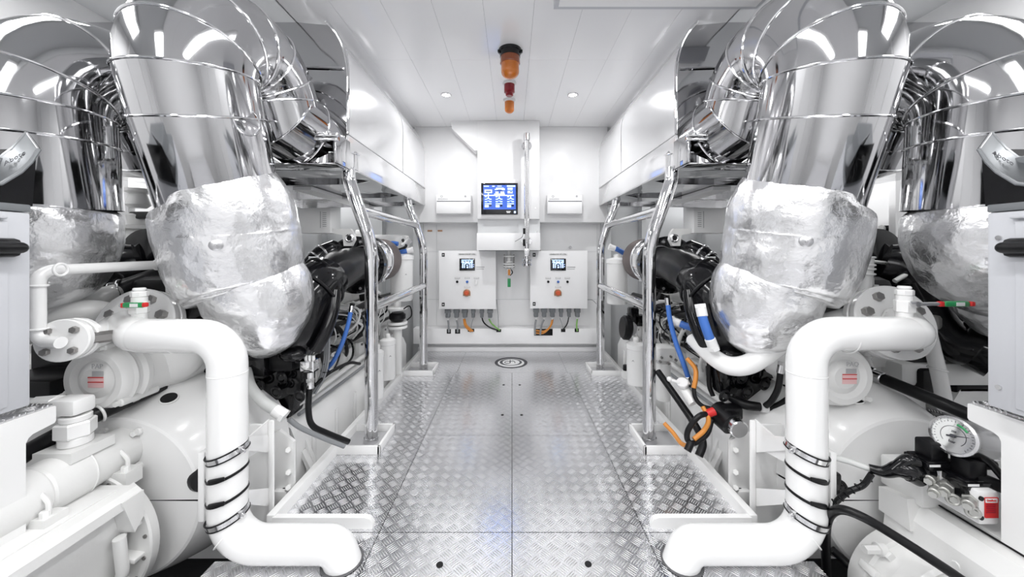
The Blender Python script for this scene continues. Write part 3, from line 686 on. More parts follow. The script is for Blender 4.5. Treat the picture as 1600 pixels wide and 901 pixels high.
    for c, ax, r in ((P(356+dv, 582, 1.12), (0, 0, 1), .0525), (P(372+dv, 822, 1.12), (-s*-.6, 0, .5), .0545), (P(280, 525, 1.12), (1, 0, 0), .052)):
        MB().torus(c if c.z > .2 else Vector((Cc.x-s*.012, 1.12, .10)), ax, r, .0022, 32, 6).build('weld_seam', 'paint', t)
    MB().cyl((E.x-s*.02, 1.12, .0015), (E.x-s*.02, 1.12, .003), .064, 28).build('floor_hole', 'bilge', t)
    fl_ = MB().lathe([(.060, 0), (.128, 0), (.133, .004), (.133, .022), (.128, .026), (.060, .026)], fc-n*.013, n, 48).lathe([(.128, -.033), (.133, -.030), (.133, -.010), (.128, -.007), (.06, -.007)], fc-n*.013, n, 48).lathe([(.124, -.008), (.124, .001)], fc-n*.013, n, 40)
    fl_ = fl_.build('flange', 'paint', t)
    U = Vector((1, 0, 0)); V = n.cross(U)
    for k in range(8):
        a = PI/8+k*PI/4; c = fc+(U*math.cos(a)+V*math.sin(a))*.099
        MB().cyl(c, c+n*.026, .0165, 6, bev=.002).build('bolt', 'bolt', fl_)
    for py, m in ((704, 'bright_steel'), (803, 'bright_steel')):
        c = P(356+dv, py, 1.12); ax = Vector((s*.28, -.10, 1)).normalized()
        MB().lathe([(.0555, -.007), (.0575, -.007), (.0575, .007), (.0555, .007)], c, ax, 32).build('hose_clamp', m, t)
        for k in (-1, 1): MB().torus(c+ax*.009*k, ax, .0565, .0028, 32, 6).build('clamp_liner', 'rubber', t)
        sc0 = c+Vector((-s*.057, -.018, .015)); MB().box(sc0, (.016, .014, .018), .003).cyl(sc0, sc0+Vector((-s*.02, -.01, 0)), .005, 8).build('clamp_screw', 'steel', t)
    for py in (735, 771):
        c = P(356+dv, py, 1.12); ax = Vector((s*.24, -.08, 1)).normalized()
        MB().lathe([(.054, -.004), (.057, -.004), (.057, .004), (.054, .004)], c, ax, 32).build('cable_strap', 'rubber', t)
        MB().box(c+Vector((-s*.012, -.058, .006)), (.05, .008, .013), .003, Matrix.Rotation(-s*-.2, 3, 'Y')).build('strap_end', 'rubber', t)
    MB().bb((P(327+dv, 0, 1.12).x, 1.10, .14), (P(317+dv, 0, 1.12).x, 1.15, .36), .004).build('strap_bracket', 'paint', t)
    # vent valve on the flange
    vc = P(218, 480, 1.17) if L else P(187, 478, 1.14)
    vt = thing('vent_valve', 'small white valve with green lever on the %s pipe flange' % W_, 'valve', vc-Vector((0, 0, .09)), 'green lever valves')
    MB().cyl(vc-Vector((0, 0, .085)), vc+Vector((0, 0, .035)), .021, 20).cyl(vc-Vector((0, 0, .02)), vc+Vector((0, 0, .02)), .026, 6, bev=.003).build('valve_body', 'paint', vt)
    MB().cyl(vc+Vector((0, 0, .035)), vc+Vector((0, 0, .055)), .023, 8, bev=.003).cyl(vc+Vector((0, 0, .055)), vc+Vector((0, 0, .066)), .017, 16, bev=.003).build('cap', 'paint', vt)
    h0 = vc+Vector((-.025 if L else .0, -.034, .012)); dr = Vector((1, -.1, .04 if L else .02)).normalized(); ln = .09 if L else .155
    MB().cyl(vc+Vector((0, -.02, .012)), vc+Vector((0, -.04, .012)), .009, 8).build('stem', 'steel', vt)
    MB().tube([h0, h0+dr*ln*.5], .006, 8).build('lever', 'steel', vt)
    MB().box(h0+dr*(ln*.16 if L else ln*.45), (.016, .014, .016), .003).box(h0+dr*ln, (.012, .015, .015), .004).build('lever_end', 'red', vt)
    hb = h0+dr*(ln*.55 if L else ln*.72)
    MB().box(hb, (ln*.74 if L else ln*.5, .014, .017), .005).build('grip', 'green', vt)
    MB().box(hb+Vector((.006, -.0073, 0)), (.026, .001, .011)).build('grip_label', 'label', vt)
    # --- bracket that holds the pipe
    d = 1.30; t = thing('support_bracket', 'white welded bracket holding the thick %s pipe beside the walkway' % W_, 'bracket', P(424, 900, d), 'pipe support brackets')
    MB().bb(P(418, 657, d), P(430, 905, d+.012), .005).build('upright', 'paint', t)
    a, b = P(418, 657, d), P(418, 905, d); x2 = X(1.02)
    MB().bb((a.x, d+.01, a.z-.02), (x2, d+.022, b.z), .003).build('web_plate', 'paint', t)
    MB().prism([(a.x, d+.012, a.z), (a.x, d-.15, a.z-.02), (a.x, d-.15, a.z-.07), (a.x, d+.012, a.z-.10)], (-s*-.006, 0, 0)).build('gusset', 'paint', t)
    for py in (694, 778):
        c0 = P(418, py, d); c1 = P(380+dv, py, 1.13)
        MB().prism([c0+Vector((0, 0, .03)), c1+Vector((0, 0, .018)), c1-Vector((0, 0, .018)), c0-Vector((0, 0, .03))], (0, .012, 0)).build('arm', 'paint', t)
    # --- round engine cover with split line
    t = thing('flywheel_cover', 'big rounded white cover with oval hole and dark split line, %s side' % W_, 'engine cover', (X(1.32), 1.3, -.3), 'rounded white engine covers')
    ax_o = Vector((X(1.322), 1.17, .16)); prof = [(.001, 0), (.268, 0), (.276, .004), (.284, .02), (.306, .07), (.330, .14), (.344, .22), (.348, .36)]
    g_ = math.asin(.003/.3)
    half_lathe(prof, ax_o, (0, 1, 0), (0, 0, 1), -PI/2+g_, PI/2-g_, 40).build('upper_cover', 'paint', t, 25)
    half_lathe(prof, ax_o, (0, 1, 0), (0, 0, 1), PI/2+g_, 3*PI/2-g_, 40).build('lower_cover', 'paint', t, 25)
    MB().lathe([(max(r-.006, .001), h+.006) for r, h in prof], ax_o, (0, 1, 0), 48).build('seal', 'rubber', t)
    c = ax_o+Vector((-s*.085, .088, .304)); v = Vector((-s*.25, -.33, .90)).normalized()
    MB().torus(c, v, .024, .003, 24, 6).build('hole_rim', 'paint', t); MB().cyl(c-v*.01, c+v*.005, .023, 24).build('inspection_hole', 'black_matt', t)
    c = ax_o+Vector((-s*.272, .02, .062)); v = Vector((-s*.75, -.65, .05)).normalized()
    MB().lathe([(.042, -.03), (.042, .0), (.036, .018), (.02, .024)], c, v, 24).build('rubber_cap', 'rubber', t)
    for aa in (.62, .20): c = ax_o+Vector((-s*math.sin(aa)*.348, .26, math.cos(aa)*.348)); MB().cyl(c, c+Vector((-s*.004, -.005, .022)), .008, 10).build('stud', 'rubber', t)
    # --- sea water strainer / cooler with a round lid
    c = P(148, 594, 1.13) if L else P(281, 589, 1.22); k = 1.0 if L else 1.0
    t = thing('cooler_housing', 'cast white drum with round lid and red striped sticker under the %s flange' % W_, 'cooler', c-Vector((0, -.1, .11)), 'drums with striped stickers')
    MB().lathe([(.001, -.006), (.038, -.006), (.046, -.002), (.060, .004), (.075, -.006), (.094, -.006), (.103, .006), (.107, .02)], c, (0, 1, 0), 48).build('lid', 'cast', t, 25)
    bd = MB().lathe([(.106, .02), (.112, .03), (.106, .04), (.106, .05), (.115, .06), (.115, .075), (.106, .085), (.108, .16), (.12, .22), (.12, .30)], c, (0, 1, 0), 48)
    bd.build('drum', 'cast', t, 25)
    bn = rounded([c+Vector((0, .20, .0)), c+Vector((-s*.10, .22, .03)), fc-n*.06, fc-n*.03], [.06, .05], 6)
    MB().tube(bn, [.10, .09, .08, .075], 24).build('neck', 'cast', t, 50)
    for a in (1.35, -.75, 3.6):
        e = c+Vector((math.cos(a)*.108, .0, math.sin(a)*.108)); MB().cyl(e+Vector((0, .0, 0)), e+Vector((0, .12, 0)), .013, 12, bev=.003).cyl(e-Vector((0, .012, 0)), e, .009, 6).build('lug', 'cast', t)
    e = c+Vector((.012, -.007, -.004))
    st = MB().box(e+Vector((0, 0, .0)), (.050, .001, .034)).build('sticker', 'pink', t)
    MB().box(e+Vector((0, -.001, .016)), (.050, .001, .003)).build('sticker_band', 'red', st); MB().box(e+Vector((0, -.001, .001)), (.050, .001, .003)).build('sticker_band', 'red', st)
    MB().box(e+Vector((.006, 0, .028)), (.036, .001, .016)).build('rating_plate', 'grey_ink', t)
    text('PAP' if L else 'PAQ', .022, e+Vector((.008, -.003, .052)), (1, 0, 0), (0, 0, 1), 'grey_ink', t, 'stencil')
    # --- black intake of the turbocharger
    t = thing('air_intake', 'black turbocharger air duct leading back to a pleated round filter, %s engine' % W_, 'air intake', P(560, 470, 2.1), 'turbocharger air intakes')
    fcn = P(589, 406, 2.56); xf = fcn.x
    MB().lathe([(.150, -.12), (.156, -.11), (.156, .08), (.145, .09)], fcn, (0, 1, 0), 48).build('filter_element', 'filter_cloth', t)
    MB().lathe([(.148, -.22), (.152, -.21), (.152, -.10)], fcn, (0, 1, 0), 48).build('filter_band', 'bright_steel', t)
    MB().torus(fcn+Vector((0, -.11, 0)), (0, 1, 0), .157, .007, 40, 8).torus(fcn+Vector((0, -.20, 0)), (0, 1, 0), .153, .005, 40, 8).build('clamp_ring', 'steel', t)
    MB().box(fcn+Vector((-s*.10, -.17, -.13)), (.03, .05, .03), .006).build('clamp_lock', 'steel', t)
    MB().bb(fcn+Vector((s*-.15, -.20, -.04)), fcn+Vector((s*-.153, -.13, .05))).build('data_label', 'label', t)
    MB().lathe([(.09, -.42), (.165, -.40), (.18, -.38), (.18, -.34), (.155, -.32), (.145, -.22)], fcn+Vector((s*-.012, 0, -.02)), (0, 1, 0), 44).build('compressor_ring', 'black', t)
    for k in range(10): a = k*PI/5; MB().cyl(fcn+Vector((math.cos(a)*.15-s*.012, -.415, math.sin(a)*.15-.02)), fcn+Vector((math.cos(a)*.15-s*.012, -.39, math.sin(a)*.15-.02)), .010, 6).build('bolt', 'steel', t)
    dp = catmull([P(572, 408, 2.18), P(548, 414, 2.0), P(526, 424, 1.82), P(505, 440, 1.68)], 6)
    MB().tube(dp, [.088, .092, .100, .098, .095], 28, fn=lambda u, a: 1+.05*(math.sin(a*4) > .55)*(.2 < u < .75)).build('intake_duct', 'black_matt', t, 60)
    MB().torus(P(568, 409, 2.12), (s*-.1, 1, 0), .094, .007, 40, 8).build('duct_clamp', 'steel', t)
    db = catmull([P(510, 436, 1.70), P(494, 448, 1.62), P(482, 470, 1.56), P(474, 510, 1.54), P(455, 550, 1.54)], 6)
    MB().tube(db, [.108, .112, .100, .085, .085], 28).build('volute', 'black', t, 60)
    for p_, a_ in ((P(506, 440, 1.69), (s*-.5, 1, .5)), (P(492, 452, 1.61), (s*-.5, .8, .8))): MB().torus(p_, a_, .122, .006, 36, 8).build('band', 'rubber', t)
    cl = P(524, 446, 1.62); MB().box(cl, (.022, .02, .05), .004).cyl(cl, cl+Vector((0, -.02, 0)), .009, 10).build('band_lock', 'bright_steel', t)
    MB().tube(catmull([P(524, 455, 1.6), P(520, 485, 1.56), P(508, 520, 1.52), P(492, 548, 1.5)], 6), .026, 14).build('drain_pipe', 'black', t)
    # upper black charge pipe and cylinder
    t = thing('charge_air_pipe', 'glossy black charge air pipe with steel collars above the %s air duct' % W_, 'pipe', P(505, 400, 1.9), 'black charge air pipes')
    MB().tube(catmull([P(470, 432, 1.75), P(490, 412, 1.82), P(506, 398, 1.88), P(522, 391, 1.96)], 6), [.042, .050, .056, .058], 24).build('pipe', 'black', t, 50)
    for p_ in (P(503, 400, 1.87), P(492, 410, 1.83)): MB().torus(p_, (s*-.5, .8, .35), .056, .007, 30, 8).build('collar', 'steel', t)
    MB().cyl(P(482, 408, 1.7), P(496, 408, 1.72), .022, 14).cyl(P(496, 408, 1.72), P(504, 404, 1.74), .015, 12).build('coupling', 'steel', t)
    # lifting eye and white cast rail on the heads
    t = thing('lifting_eye', 'grey steel lifting bracket with round eye on top of the %s engine' % W_, 'lifting bracket', P(543, 385, 2.3), 'engine lifting brackets')
    pl_ = [P(*q, 1.95) for q in ((519, 357), (519, 364), (535, 367), (537, 384), (549, 384), (554, 374), (552, 364), (547, 357))]
    MB().prism(pl_, (0, .025, 0)).build('plate', 'cast', t)
    MB().torus(P(546, 372, 1.945), (0, 1, 0), .018, .007, 24, 8).build('eye', 'steel', t); MB().cyl(P(546, 372, 1.944), P(546, 372, 1.949), .014, 16).build('eye_hole', 'black_matt', t)
    # --- engine body
    t = thing('marine_engine', 'large white and black diesel engine on the %s of the walkway' % W_, 'engine', (X(1.5), 2.4, -.58), 'the two diesel engines')
    pf = [(.965, -.38), (.965, .14), (.99, .20), (1.06, .26), (1.06, .40), (1.14, .46), (1.20, .60), (1.85, .60), (1.85, -.38)]
    MB().prism([(X(x), 1.56, z) for x, z in pf], (0, 1.62, 0)).build('crankcase', 'paint', t)
    for k in range(7):
        y = 1.68+k*.22; MB().bb((X(.957), y, -.3), (X(.967), y+.03, .13), .004).build('rib', 'paint', t)
        MB().box((X(1.045), y+.06, .33), (.05, .13, .10), .02).build('side_cover', 'cast', t)
        MB().cyl((X(1.018), y+.02, .36), (X(1.010), y+.02, .36), .008, 6).build('cover_bolt', 'bolt', t)
    for k in range(6):
        y = 1.70+k*.25
        MB().box((X(1.30), y+.08, .66), (.20, .20, .15), .035, Matrix.Rotation(s*.35, 3, 'Y')).build('rocker_cover', 'cast', t)
        MB().cyl((X(1.27), y+.08, .73), (X(1.26), y+.08, .76), .022, 14, bev=.004).build('filler_cap', 'black_matt', t)
        MB().box((X(1.62), y+.08, .66), (.20, .20, .15), .035, Matrix.Rotation(-s*.35, 3, 'Y')).build('rocker_cover', 'cast', t)
    MB().tube(catmull([(X(1.12), 1.7, .52), (X(1.13), 2.3, .53), (X(1.12), 3.1, .52)]), .045, 16).build('water_rail', 'cast', t)
    MB().tube(catmull([(X(1.42), 1.5, .72), (X(1.45), 2.2, .80), (X(1.45), 3.1, .80)]), .10, 20).build('air_manifold', 'black', t)
    MB().box((X(1.42), 1.62, .80), (.5, .22, .16), .04).build('intercooler', 'black_matt', t)
    MB().lathe([(.07, 0), (.12, .02), (.13, .08), (.12, .14), (.09, .18)], P(420, 585, 1.50), (0, 1, 0), 32).build('turbine_housing', 'black', t)
    for q0, r0, m0 in (((400, 566, 1.5), (.17, .14, .10), 'black'), ((445, 560, 1.52), (.14, .12, .08), 'black_matt'), ((470, 590, 1.56), (.09, .10, .12), 'black'), ((410, 612, 1.58), (.16, .14, .12), 'black_matt'), ((448, 626, 1.62), (.10, .12, .12), 'black')):
        MB().box(P(*q0), r0, .018).build('turbo_bracket', m0, t)
    MB().sphere(P(458, 553, 1.47), .045, 18, (1.2, 1, .7)).build('actuator', 'black', t)
    for q0 in ((440, 590), (432, 612), (468, 618), (405, 600)):
        MB().torus(P(q0[0], q0[1], 1.47), (s*-.3, 1, .2), .022, .006, 20, 6).cyl(P(q0[0], q0[1], 1.50), P(q0[0], q0[1], 1.465), .012, 6).build('bolt_boss', 'rubber', t)
    random.seed(11 if L else 23)
    for k in range(26):       # small pumps, sensors, senders and valves bolted along the inboard side
        y = random.uniform(1.7, 3.05); z = random.uniform(.38, .62); x = 1.13+(.62-z)*-.22+random.uniform(-.03, .02)
        m0 = random.choice(['cast', 'black', 'black_matt', 'cast', 'steel', 'grey_plastic', 'label'])
        if k % 3 == 0: MB().box((X(x), y, z), (random.uniform(.03, .07), random.uniform(.04, .09), random.uniform(.03, .07)), .007).build('control_module', m0, t)
        elif k % 3 == 1: c = Vector((X(x), y, z)); v = Vector((-s*random.uniform(.3, 1), random.uniform(-.6, .2), random.uniform(-.2, .5))).normalized(); MB().cyl(c, c+v*.05, .022, 16, bev=.003).cyl(c+v*.05, c+v*.075, .012, 6).build('sender', m0, t)
        else: c = Vector((X(x), y, z)); MB().lathe([(.01, 0), (.026, .004), (.026, .03), (.018, .04), (.018, .06), (.006, .065)], c, (-s*.7, -.3, .6), 18).build('pressure_valve', m0, t)
    for k in range(5):
        y0 = 1.75+k*.26; r_ = .009+.003*(k % 2)
        MB().tube(catmull([(X(1.16), y0, .62), (X(1.02), y0+.04, .54), (X(1.0), y0+.10, .40), (X(1.05), y0+.17, .32)]), r_, 10).build('fuel_line', random.choice(['cast', 'rubber', 'light_hose']), t)
    MB().tube(catmull([(X(1.01), 1.62, .27), (X(1.0), 2.2, .285), (X(1.01), 3.1, .27)]), .014, 10).build('wiring_duct', 'cast', t)
    MB().tube(catmull([(X(.99), 1.62, .235), (X(.985), 2.3, .23), (X(1.0), 3.1, .235)]), .009, 8).build('wiring_duct', 'grey_cable', t)
    for zz, xx, rr in ((.60, 1.07, .022), (.56, 1.04, .013), (.43, 1.02, .012)):  # black cable runs added to stand in for dark engine recesses
        MB().tube(catmull([(X(xx+.02), 1.60, zz-.01), (X(xx), 1.9, zz+.01), (X(xx+.01), 2.3, zz-.015), (X(xx), 2.7, zz+.01), (X(xx+.01), 3.1, zz)]), rr, 10).build('dark_filler_cable', 'rubber', t)
    for k in range(16):  # mostly black boxes, added to darken the pale engine side like its recesses
        y = 1.62+k*.09+random.uniform(-.02, .02); z = random.uniform(.30, .66); x = 1.12-(.66-z)*.12
        MB().box((X(x), y, z), (random.uniform(.03, .08), random.uniform(.03, .07), random.uniform(.03, .08)), .006, Matrix.Rotation(random.uniform(-.4, .4), 3, 'Y')).build('dark_filler_box', random.choice(['black', 'black_matt', 'black', 'zinc', 'cast']), t)
    for k in range(18):
        y = 1.60+random.uniform(0, 1.1); z = random.uniform(.45, .66); dy = random.uniform(-.12, .2)
        MB().tube(catmull([(X(1.10), y, z), (X(random.uniform(.95, 1.02)), y+dy*.3, z-.03), (X(random.uniform(.95, 1.02)), y+dy*.7, z-.12), (X(1.06), y+dy, z-.2)], 6), random.choice([.004, .005, .007]), 7).build('wire', random.choice(['rubber', 'rubber', 'grey_cable', 'label', 'black']), t)
    for yy in (1.48, 2.75):
        q = MB().prism([(X(.90), yy, -.28), (X(1.06), yy, -.28), (X(1.06), yy, .18), (X(.99), yy, .18), (X(.93), yy, .02)], (0, .018, 0)).prism([(X(.90), yy+.15, -.28), (X(1.06), yy+.15, -.28), (X(1.06), yy+.15, .18), (X(.99), yy+.15, .18), (X(.93), yy+.15, .02)], (0, .018, 0))
        q.bb((X(.90), yy-.02, -.29), (X(1.08), yy+.2, -.27)); q.build('mounting_foot', 'paint', t)
    for k in (0, 1): MB().cyl((X(.975), 1.47, .12-.10*k), (X(.975), 1.46, .12-.10*k), .011, 6).build('foot_bolt', 'cast', t)
    MB().lathe([(.024, 0), (.027, .005), (.027, .045), (.02, .052)], (X(.925), 1.44, -.02), (0, 0, 1), 20).build('rubber_buffer', 'rubber', t)
    mb_ = thing('mounting_bracket', 'white bolted engine mounting plate with gussets behind the %s pipe bracket' % W_, 'mounting bracket', P(445, 800, 1.42), 'engine mounting plates')
    MB().prism([P(*q_, 1.42) for q_ in ((426, 676), (436, 672), (459, 690), (459, 768), (452, 800), (426, 800))], (0, .014, 0)).build('plate', 'paint', mb_)
    MB().prism([P(*q_, 1.60) for q_ in ((468, 707), (472, 705), (490, 742), (486, 750))], (0, .04, 0)).build('gusset', 'paint', mb_)
    MB().prism([P(*q_, 1.72) for q_ in ((490, 735), (500, 722), (501, 740), (494, 748))], (0, .012, 0)).build('gusset', 'paint', mb_)
    MB().bb(P(426, 768, 1.40), P(461, 776, 1.46), .003).build('flange', 'paint', mb_)
    for py in (703, 738, 762): MB().cyl(P(450, py, 1.42), P(450, py, 1.405), .012, 6, bev=.003).build('bolt', 'cast', mb_)
    tag(MB().bb((X(.885), 1.3, -.6), (X(.93), 3.3, -.06), .004).build('foundation_girder', 'paint'), 'white steel girder under the %s coaming' % W_, 'girder', 'white foundation girders')
    # gear on the far side, under and behind the trunk
    t = thing('wall_cabinet', 'small white electrical box with ventilation slots on the %s far wall' % W_, 'electrical box', (X(1.62), 3.35, 1.17), 'electrical boxes on the far wall')
    q = MB(); a, b = P(464, 318, 3.2), P(516, 364, 3.2); q.bb(a, b+Vector((0, .2, 0)), .006); q.build('box', 'wall', t)
    a = P(500, 330, 3.197); MB().bb(a, P(501, 356, 3.198)).build('door_edge', 'grey_ink', t)
    sl = MB()
    for k in range(8): sl.bb(P(504, 332+k*3, 3.196), P(510, 333+k*3, 3.199))
    sl.build('slots', 'grey_ink', t)
    return P
PL = side(-1); PR = side(1)

# ================================================================ FOREGROUND AT BOTH PICTURE EDGES
def console(s):
    L = s < 0; W_ = 'left' if L else 'right'; X = lambda x: s*x
    # console cabinet standing on the frame
    t = thing('console_cabinet', 'pale grey cabinet with black grip at the %s picture edge' % W_, 'cabinet', (X(1.45), .68, .60), 'grey console cabinets')
    xe = 1.238 if L else 1.222
    MB().bb((X(xe), .35, .60), (X(1.8), .898, 1.095), .006).build('body', 'cabinet', t)
    MB().bb((X(xe-.004), .35, .615), (X(xe+.01), .855 if L else .845, 1.07), .002).build('door', 'cabinet', t)
    yy = xe*545/(800-12)
    q = MB().tube(rounded([(X(xe-.005), yy-.10, 1.005), (X(xe-.03), yy-.10, 1.005), (X(xe-.03), yy+.005, 1.005), (X(xe+.0), yy+.005, 1.005)], .01, 4), .014, 14)
    q.box((X(xe-.012), yy-.02, 1.005), (.028, .06, .046), .010); q.build('grip', 'rubber', t)
    for z in (1.03, .655):
        if not L: MB().cyl((X(xe-.003), .875, z), (X(xe), .875, z), .006, 12).build('screw', 'steel', t)
    MB().bb((X(xe-.012), .35, 1.075), (X(xe+.02), .85, 1.084), .003).build('drip_ledge', 'cabinet', t)
    # dark display hood on the cabinet
    t = thing('display_hood', 'black glass display side with curved brushed metal hood on the %s cabinet' % W_, 'display hood', (X(1.4), .7, 1.096), 'curved hoods on the cabinets')
    lo = [(.60, 1.03), (.845, 1.14), (.878, 1.193), (.895, 1.222), (.913, 1.263)]
    lo = [(.56, 1.115), (.70, 1.122), (.78, 1.137), (.845, 1.16), (.878, 1.195), (.897, 1.225), (.913, 1.263)]
    up = [(.60, 1.165), (.74, 1.178), (.82, 1.200), (.886, 1.232), (.908, 1.262), (.922, 1.288), (.934, 1.312)]
    MB().bb((X(xe-.002), .35, 1.096), (X(1.7), .897, 1.115), .003).build('base_strip', 'grey_plastic', t)
    MB().prism([(X(xe+.006), y, z) for y, z in [(.35, 1.112), (.56, 1.112)]+lo[1:]+[(.905, 1.112)]], (X(.4), 0, 0)).build('glass_side', 'dark_glass', t)
    q = MB(); n = len(lo)
    A = [Vector((X(xe), y, z)) for y, z in lo]; B = [Vector((X(xe+.06), y, z)) for y, z in up]
    q.add(A+B+[v+Vector((X(.006), .0, .006)) for v in A+B], [[i, i+1, n+i+1, n+i] for i in range(n-1)]+[[2*n+i, 2*n+i+1, 3*n+i+1, 3*n+i] for i in range(n-1)]+[[i, i+1, 2*n+i+1, 2*n+i] for i in range(n-1)]+[[n+i, n+i+1, 3*n+i+1, 3*n+i] for i in range(n-1)]+[[n-1, 2*n-1, 4*n-1, 3*n-1]])
    q.build('brushed_band', 'brushed', t)
    MB().tube(A, .0045, 8).build('lower_rim', 'grey_plastic', t); MB().tube(B, .003, 8).build('upper_rim', 'grey_plastic', t); MB().tube([A[-1], B[-1]], .003, 8).build('end_rim', 'steel', t)
    MB().bb((X(xe+.05), .55, 1.12), (X(1.7), .90, 1.235), .01).build('hood_core', 'grey_plastic', t)
    c = (A[4]+B[4])/2; r = (A[4]-A[3]).normalized() if not L else (A[4]-A[3]).normalized(); u = (B[4]-A[4]).normalized()
    if not L: r = -r
    text('Aboto', .022, c+r.cross(u).normalized()*.008, r, u, 'ink', t, 'lettering')
    # welded frame with a tread plate on it
    t = thing('equipment_frame', 'white welded frame carrying the grey cabinet at the %s picture edge' % W_, 'frame', (X(1.4), .7, -.6), 'white frames at the picture edges')
    xf = 1.243 if L else 1.262; ye = .951 if L else .9665
    pf = [(.35, -.6), (.892 if L else .9, -.6), (.892 if L else .9, .505), (.897 if L else .905, .516), (.905 if L else .915, .522), (ye-.003, .530), (ye, .535), (ye, .573), (ye-.003, .576), (.35, .576)]
    MB().prism([(X(xf), y, z) for y, z in pf], (X(.018), 0, 0)).build('side_plate', 'paint', t)
    MB().bb((X(xf+.017), ye-.022, .522), (X(1.9), ye-.002, .573), .003).build('cross_beam', 'paint', t)
    MB().bb((X(xf+.017), .872, -.6), (X(xf+.05), .892, .52), .003).build('post_flange', 'paint', t)
    MB().bb((X(xf+.004), .35, .577), (X(1.9), ye-.004, .583), .001).build('tread_plate', 'chequer', t)
console(-1); console(1)

# ---------------------------------------------------------------- left foreground machinery
t = thing('oil_cooler', 'white cylindrical cooler on brackets with pipe union, lower left foreground', 'cooler', (-1.307, 1.0, .26))
xc, zc = -1.307, .335
MB().lathe([(.070, 0), (.073, .006), (.073, .16), (.070, .165), (.074, .17), (.074, .26), (.069, .265), (.069, .40), (.060, .43)], (xc, .78, zc), (0, 1, 0), 40).build('cylinder', 'cast', t, 25)
MB().torus((xc, .80, zc), (0, 1, 0), .073, .004, 36, 8).torus((xc, 1.04, zc), (0, 1, 0), .074, .003, 36, 8).build('seam_ring', 'cast', t)
fl_ = MB().prism([(xc+q*.095*math.cos(a), 1.185, zc+.095*math.sin(a)*(1 if k % 2 else .86)) for k in range(12) for q, a in ((1, k*PI/6),)], (0, .022, 0)).build('end_flange', 'cast', t)
for k in range(4):
    a = PI/4+k*PI/2; c = Vector((xc+.082*math.cos(a), 1.16, zc+.082*math.sin(a)))
    MB().cyl(c, c+Vector((0, .07, 0)), .014, 10, bev=.003).cyl(c-Vector((0, .012, 0)), c, .010, 6).build('flange_lug', 'cast', t)
uc = Vector((xc+.0, 1.045, zc+.055))
MB().prism([uc+Vector((-.055, -.055, 0)), uc+Vector((.055, -.055, 0)), uc+Vector((.055, .055, 0)), uc+Vector((-.055, .055, 0))], (0, 0, .03)).build('union_pad', 'cast', t)
MB().cyl(uc+Vector((0, 0, .03)), uc+Vector((0, 0, .055)), .036, 20, bev=.003).cyl(uc+Vector((0, 0, .055)), uc+Vector((0, 0, .10)), .043, 6, bev=.004).cyl(uc+Vector((0, 0, .10)), uc+Vector((0, 0, .118)), .034, 20, bev=.003).build('union_nut', 'paint', t)
MB().box(uc+Vector((-.012, 0, .145)), (.082, .06, .048), .010).cyl(uc+Vector((-.05, 0, .145)), uc+Vector((-.12, 0, .14)), .030, 8, bev=.003).cyl(uc+Vector((-.11, 0, .14)), uc+Vector((-.22, .02, .135)), .024, 16).build('elbow_fitting', 'paint', t)
for y in (.90, 1.09):
    MB().prism([(xc+.10, y, .255), (xc+.10, y, .30), (xc+.06, y, .30), (xc-.06, y, .30), (xc-.06, y, .255)], (0, .05, 0)).build('bracket', 'cast', t)
    MB().tube(rounded([(xc+.085, y+.02, .29), (xc+.085, y+.02, .335), (xc+.06, y+.02, .36)], .02, 4), .006, 8).build('strap_bolt', 'cast', t)
    MB().cyl((xc+.082, y+.015, .30), (xc+.082, y+.015, .315), .010, 6).build('strap_nut', 'paint', t)
t = thing('gearbox_casing', 'white gearbox casing with flat top and round bolted rim, bottom left corner', 'gearbox', (-1.4, .95, -.55))
MB().prism([(-1.14, .74, .235), (-1.14, .74, .262), (-1.155, .74, .275), (-1.6, .74, .275), (-1.6, .74, -.2), (-1.22, .74, -.2), (-1.175, .74, .235)], (0, .335, 0)).build('casing_body', 'cast', t, 25)
MB().bb((-1.60, .74, .272), (-1.19, 1.05, .279), .002).build('top_cover', 'cast', t)
MB().prism([(-1.135, 1.015, .262), (-1.135, 1.075, .262), (-1.135, 1.075, .18), (-1.135, 1.05, .15)], (-.05, 0, 0)).build('corner_block', 'cast', t)
MB().lathe([(.19, 0), (.218, 0), (.222, .005), (.222, .028), (.215, .032), (.16, .032)], (-1.345, 1.085, .085), (0, 1, 0), 64).build('round_rim', 'cast', t)
MB().lathe([(.002, .02), (.20, .02), (.20, .03), (.002, .03)], (-1.345, 1.085, .085), (0, 1, 0), 48).build('end_disc', 'cast', t)
for k in range(11):
    a = -1.2+k*.33; c = Vector((-1.345+math.cos(a)*.206, 1.083, .085+math.sin(a)*.206)); MB().cyl(c-Vector((0, .001, 0)), c+Vector((0, .004, 0)), .006, 10).build('bolt_hole', 'bolt', t)
for a in (.35, -.15, -.6, -1.1): MB().box((-1.345+math.cos(a)*.14, 1.075, .085+math.sin(a)*.14), (.13, .04, .014), .003, Matrix.Rotation(-a, 3, 'Y')).build('web_rib', 'cast', t)
MB().tube(rounded([(-1.16, 1.03, .15), (-1.16, 1.04, .04), (-1.20, 1.04, -.06), (-1.20, 1.0, -.2)], .04, 5), .015, 12).build('breather_pipe', 'cast', t)

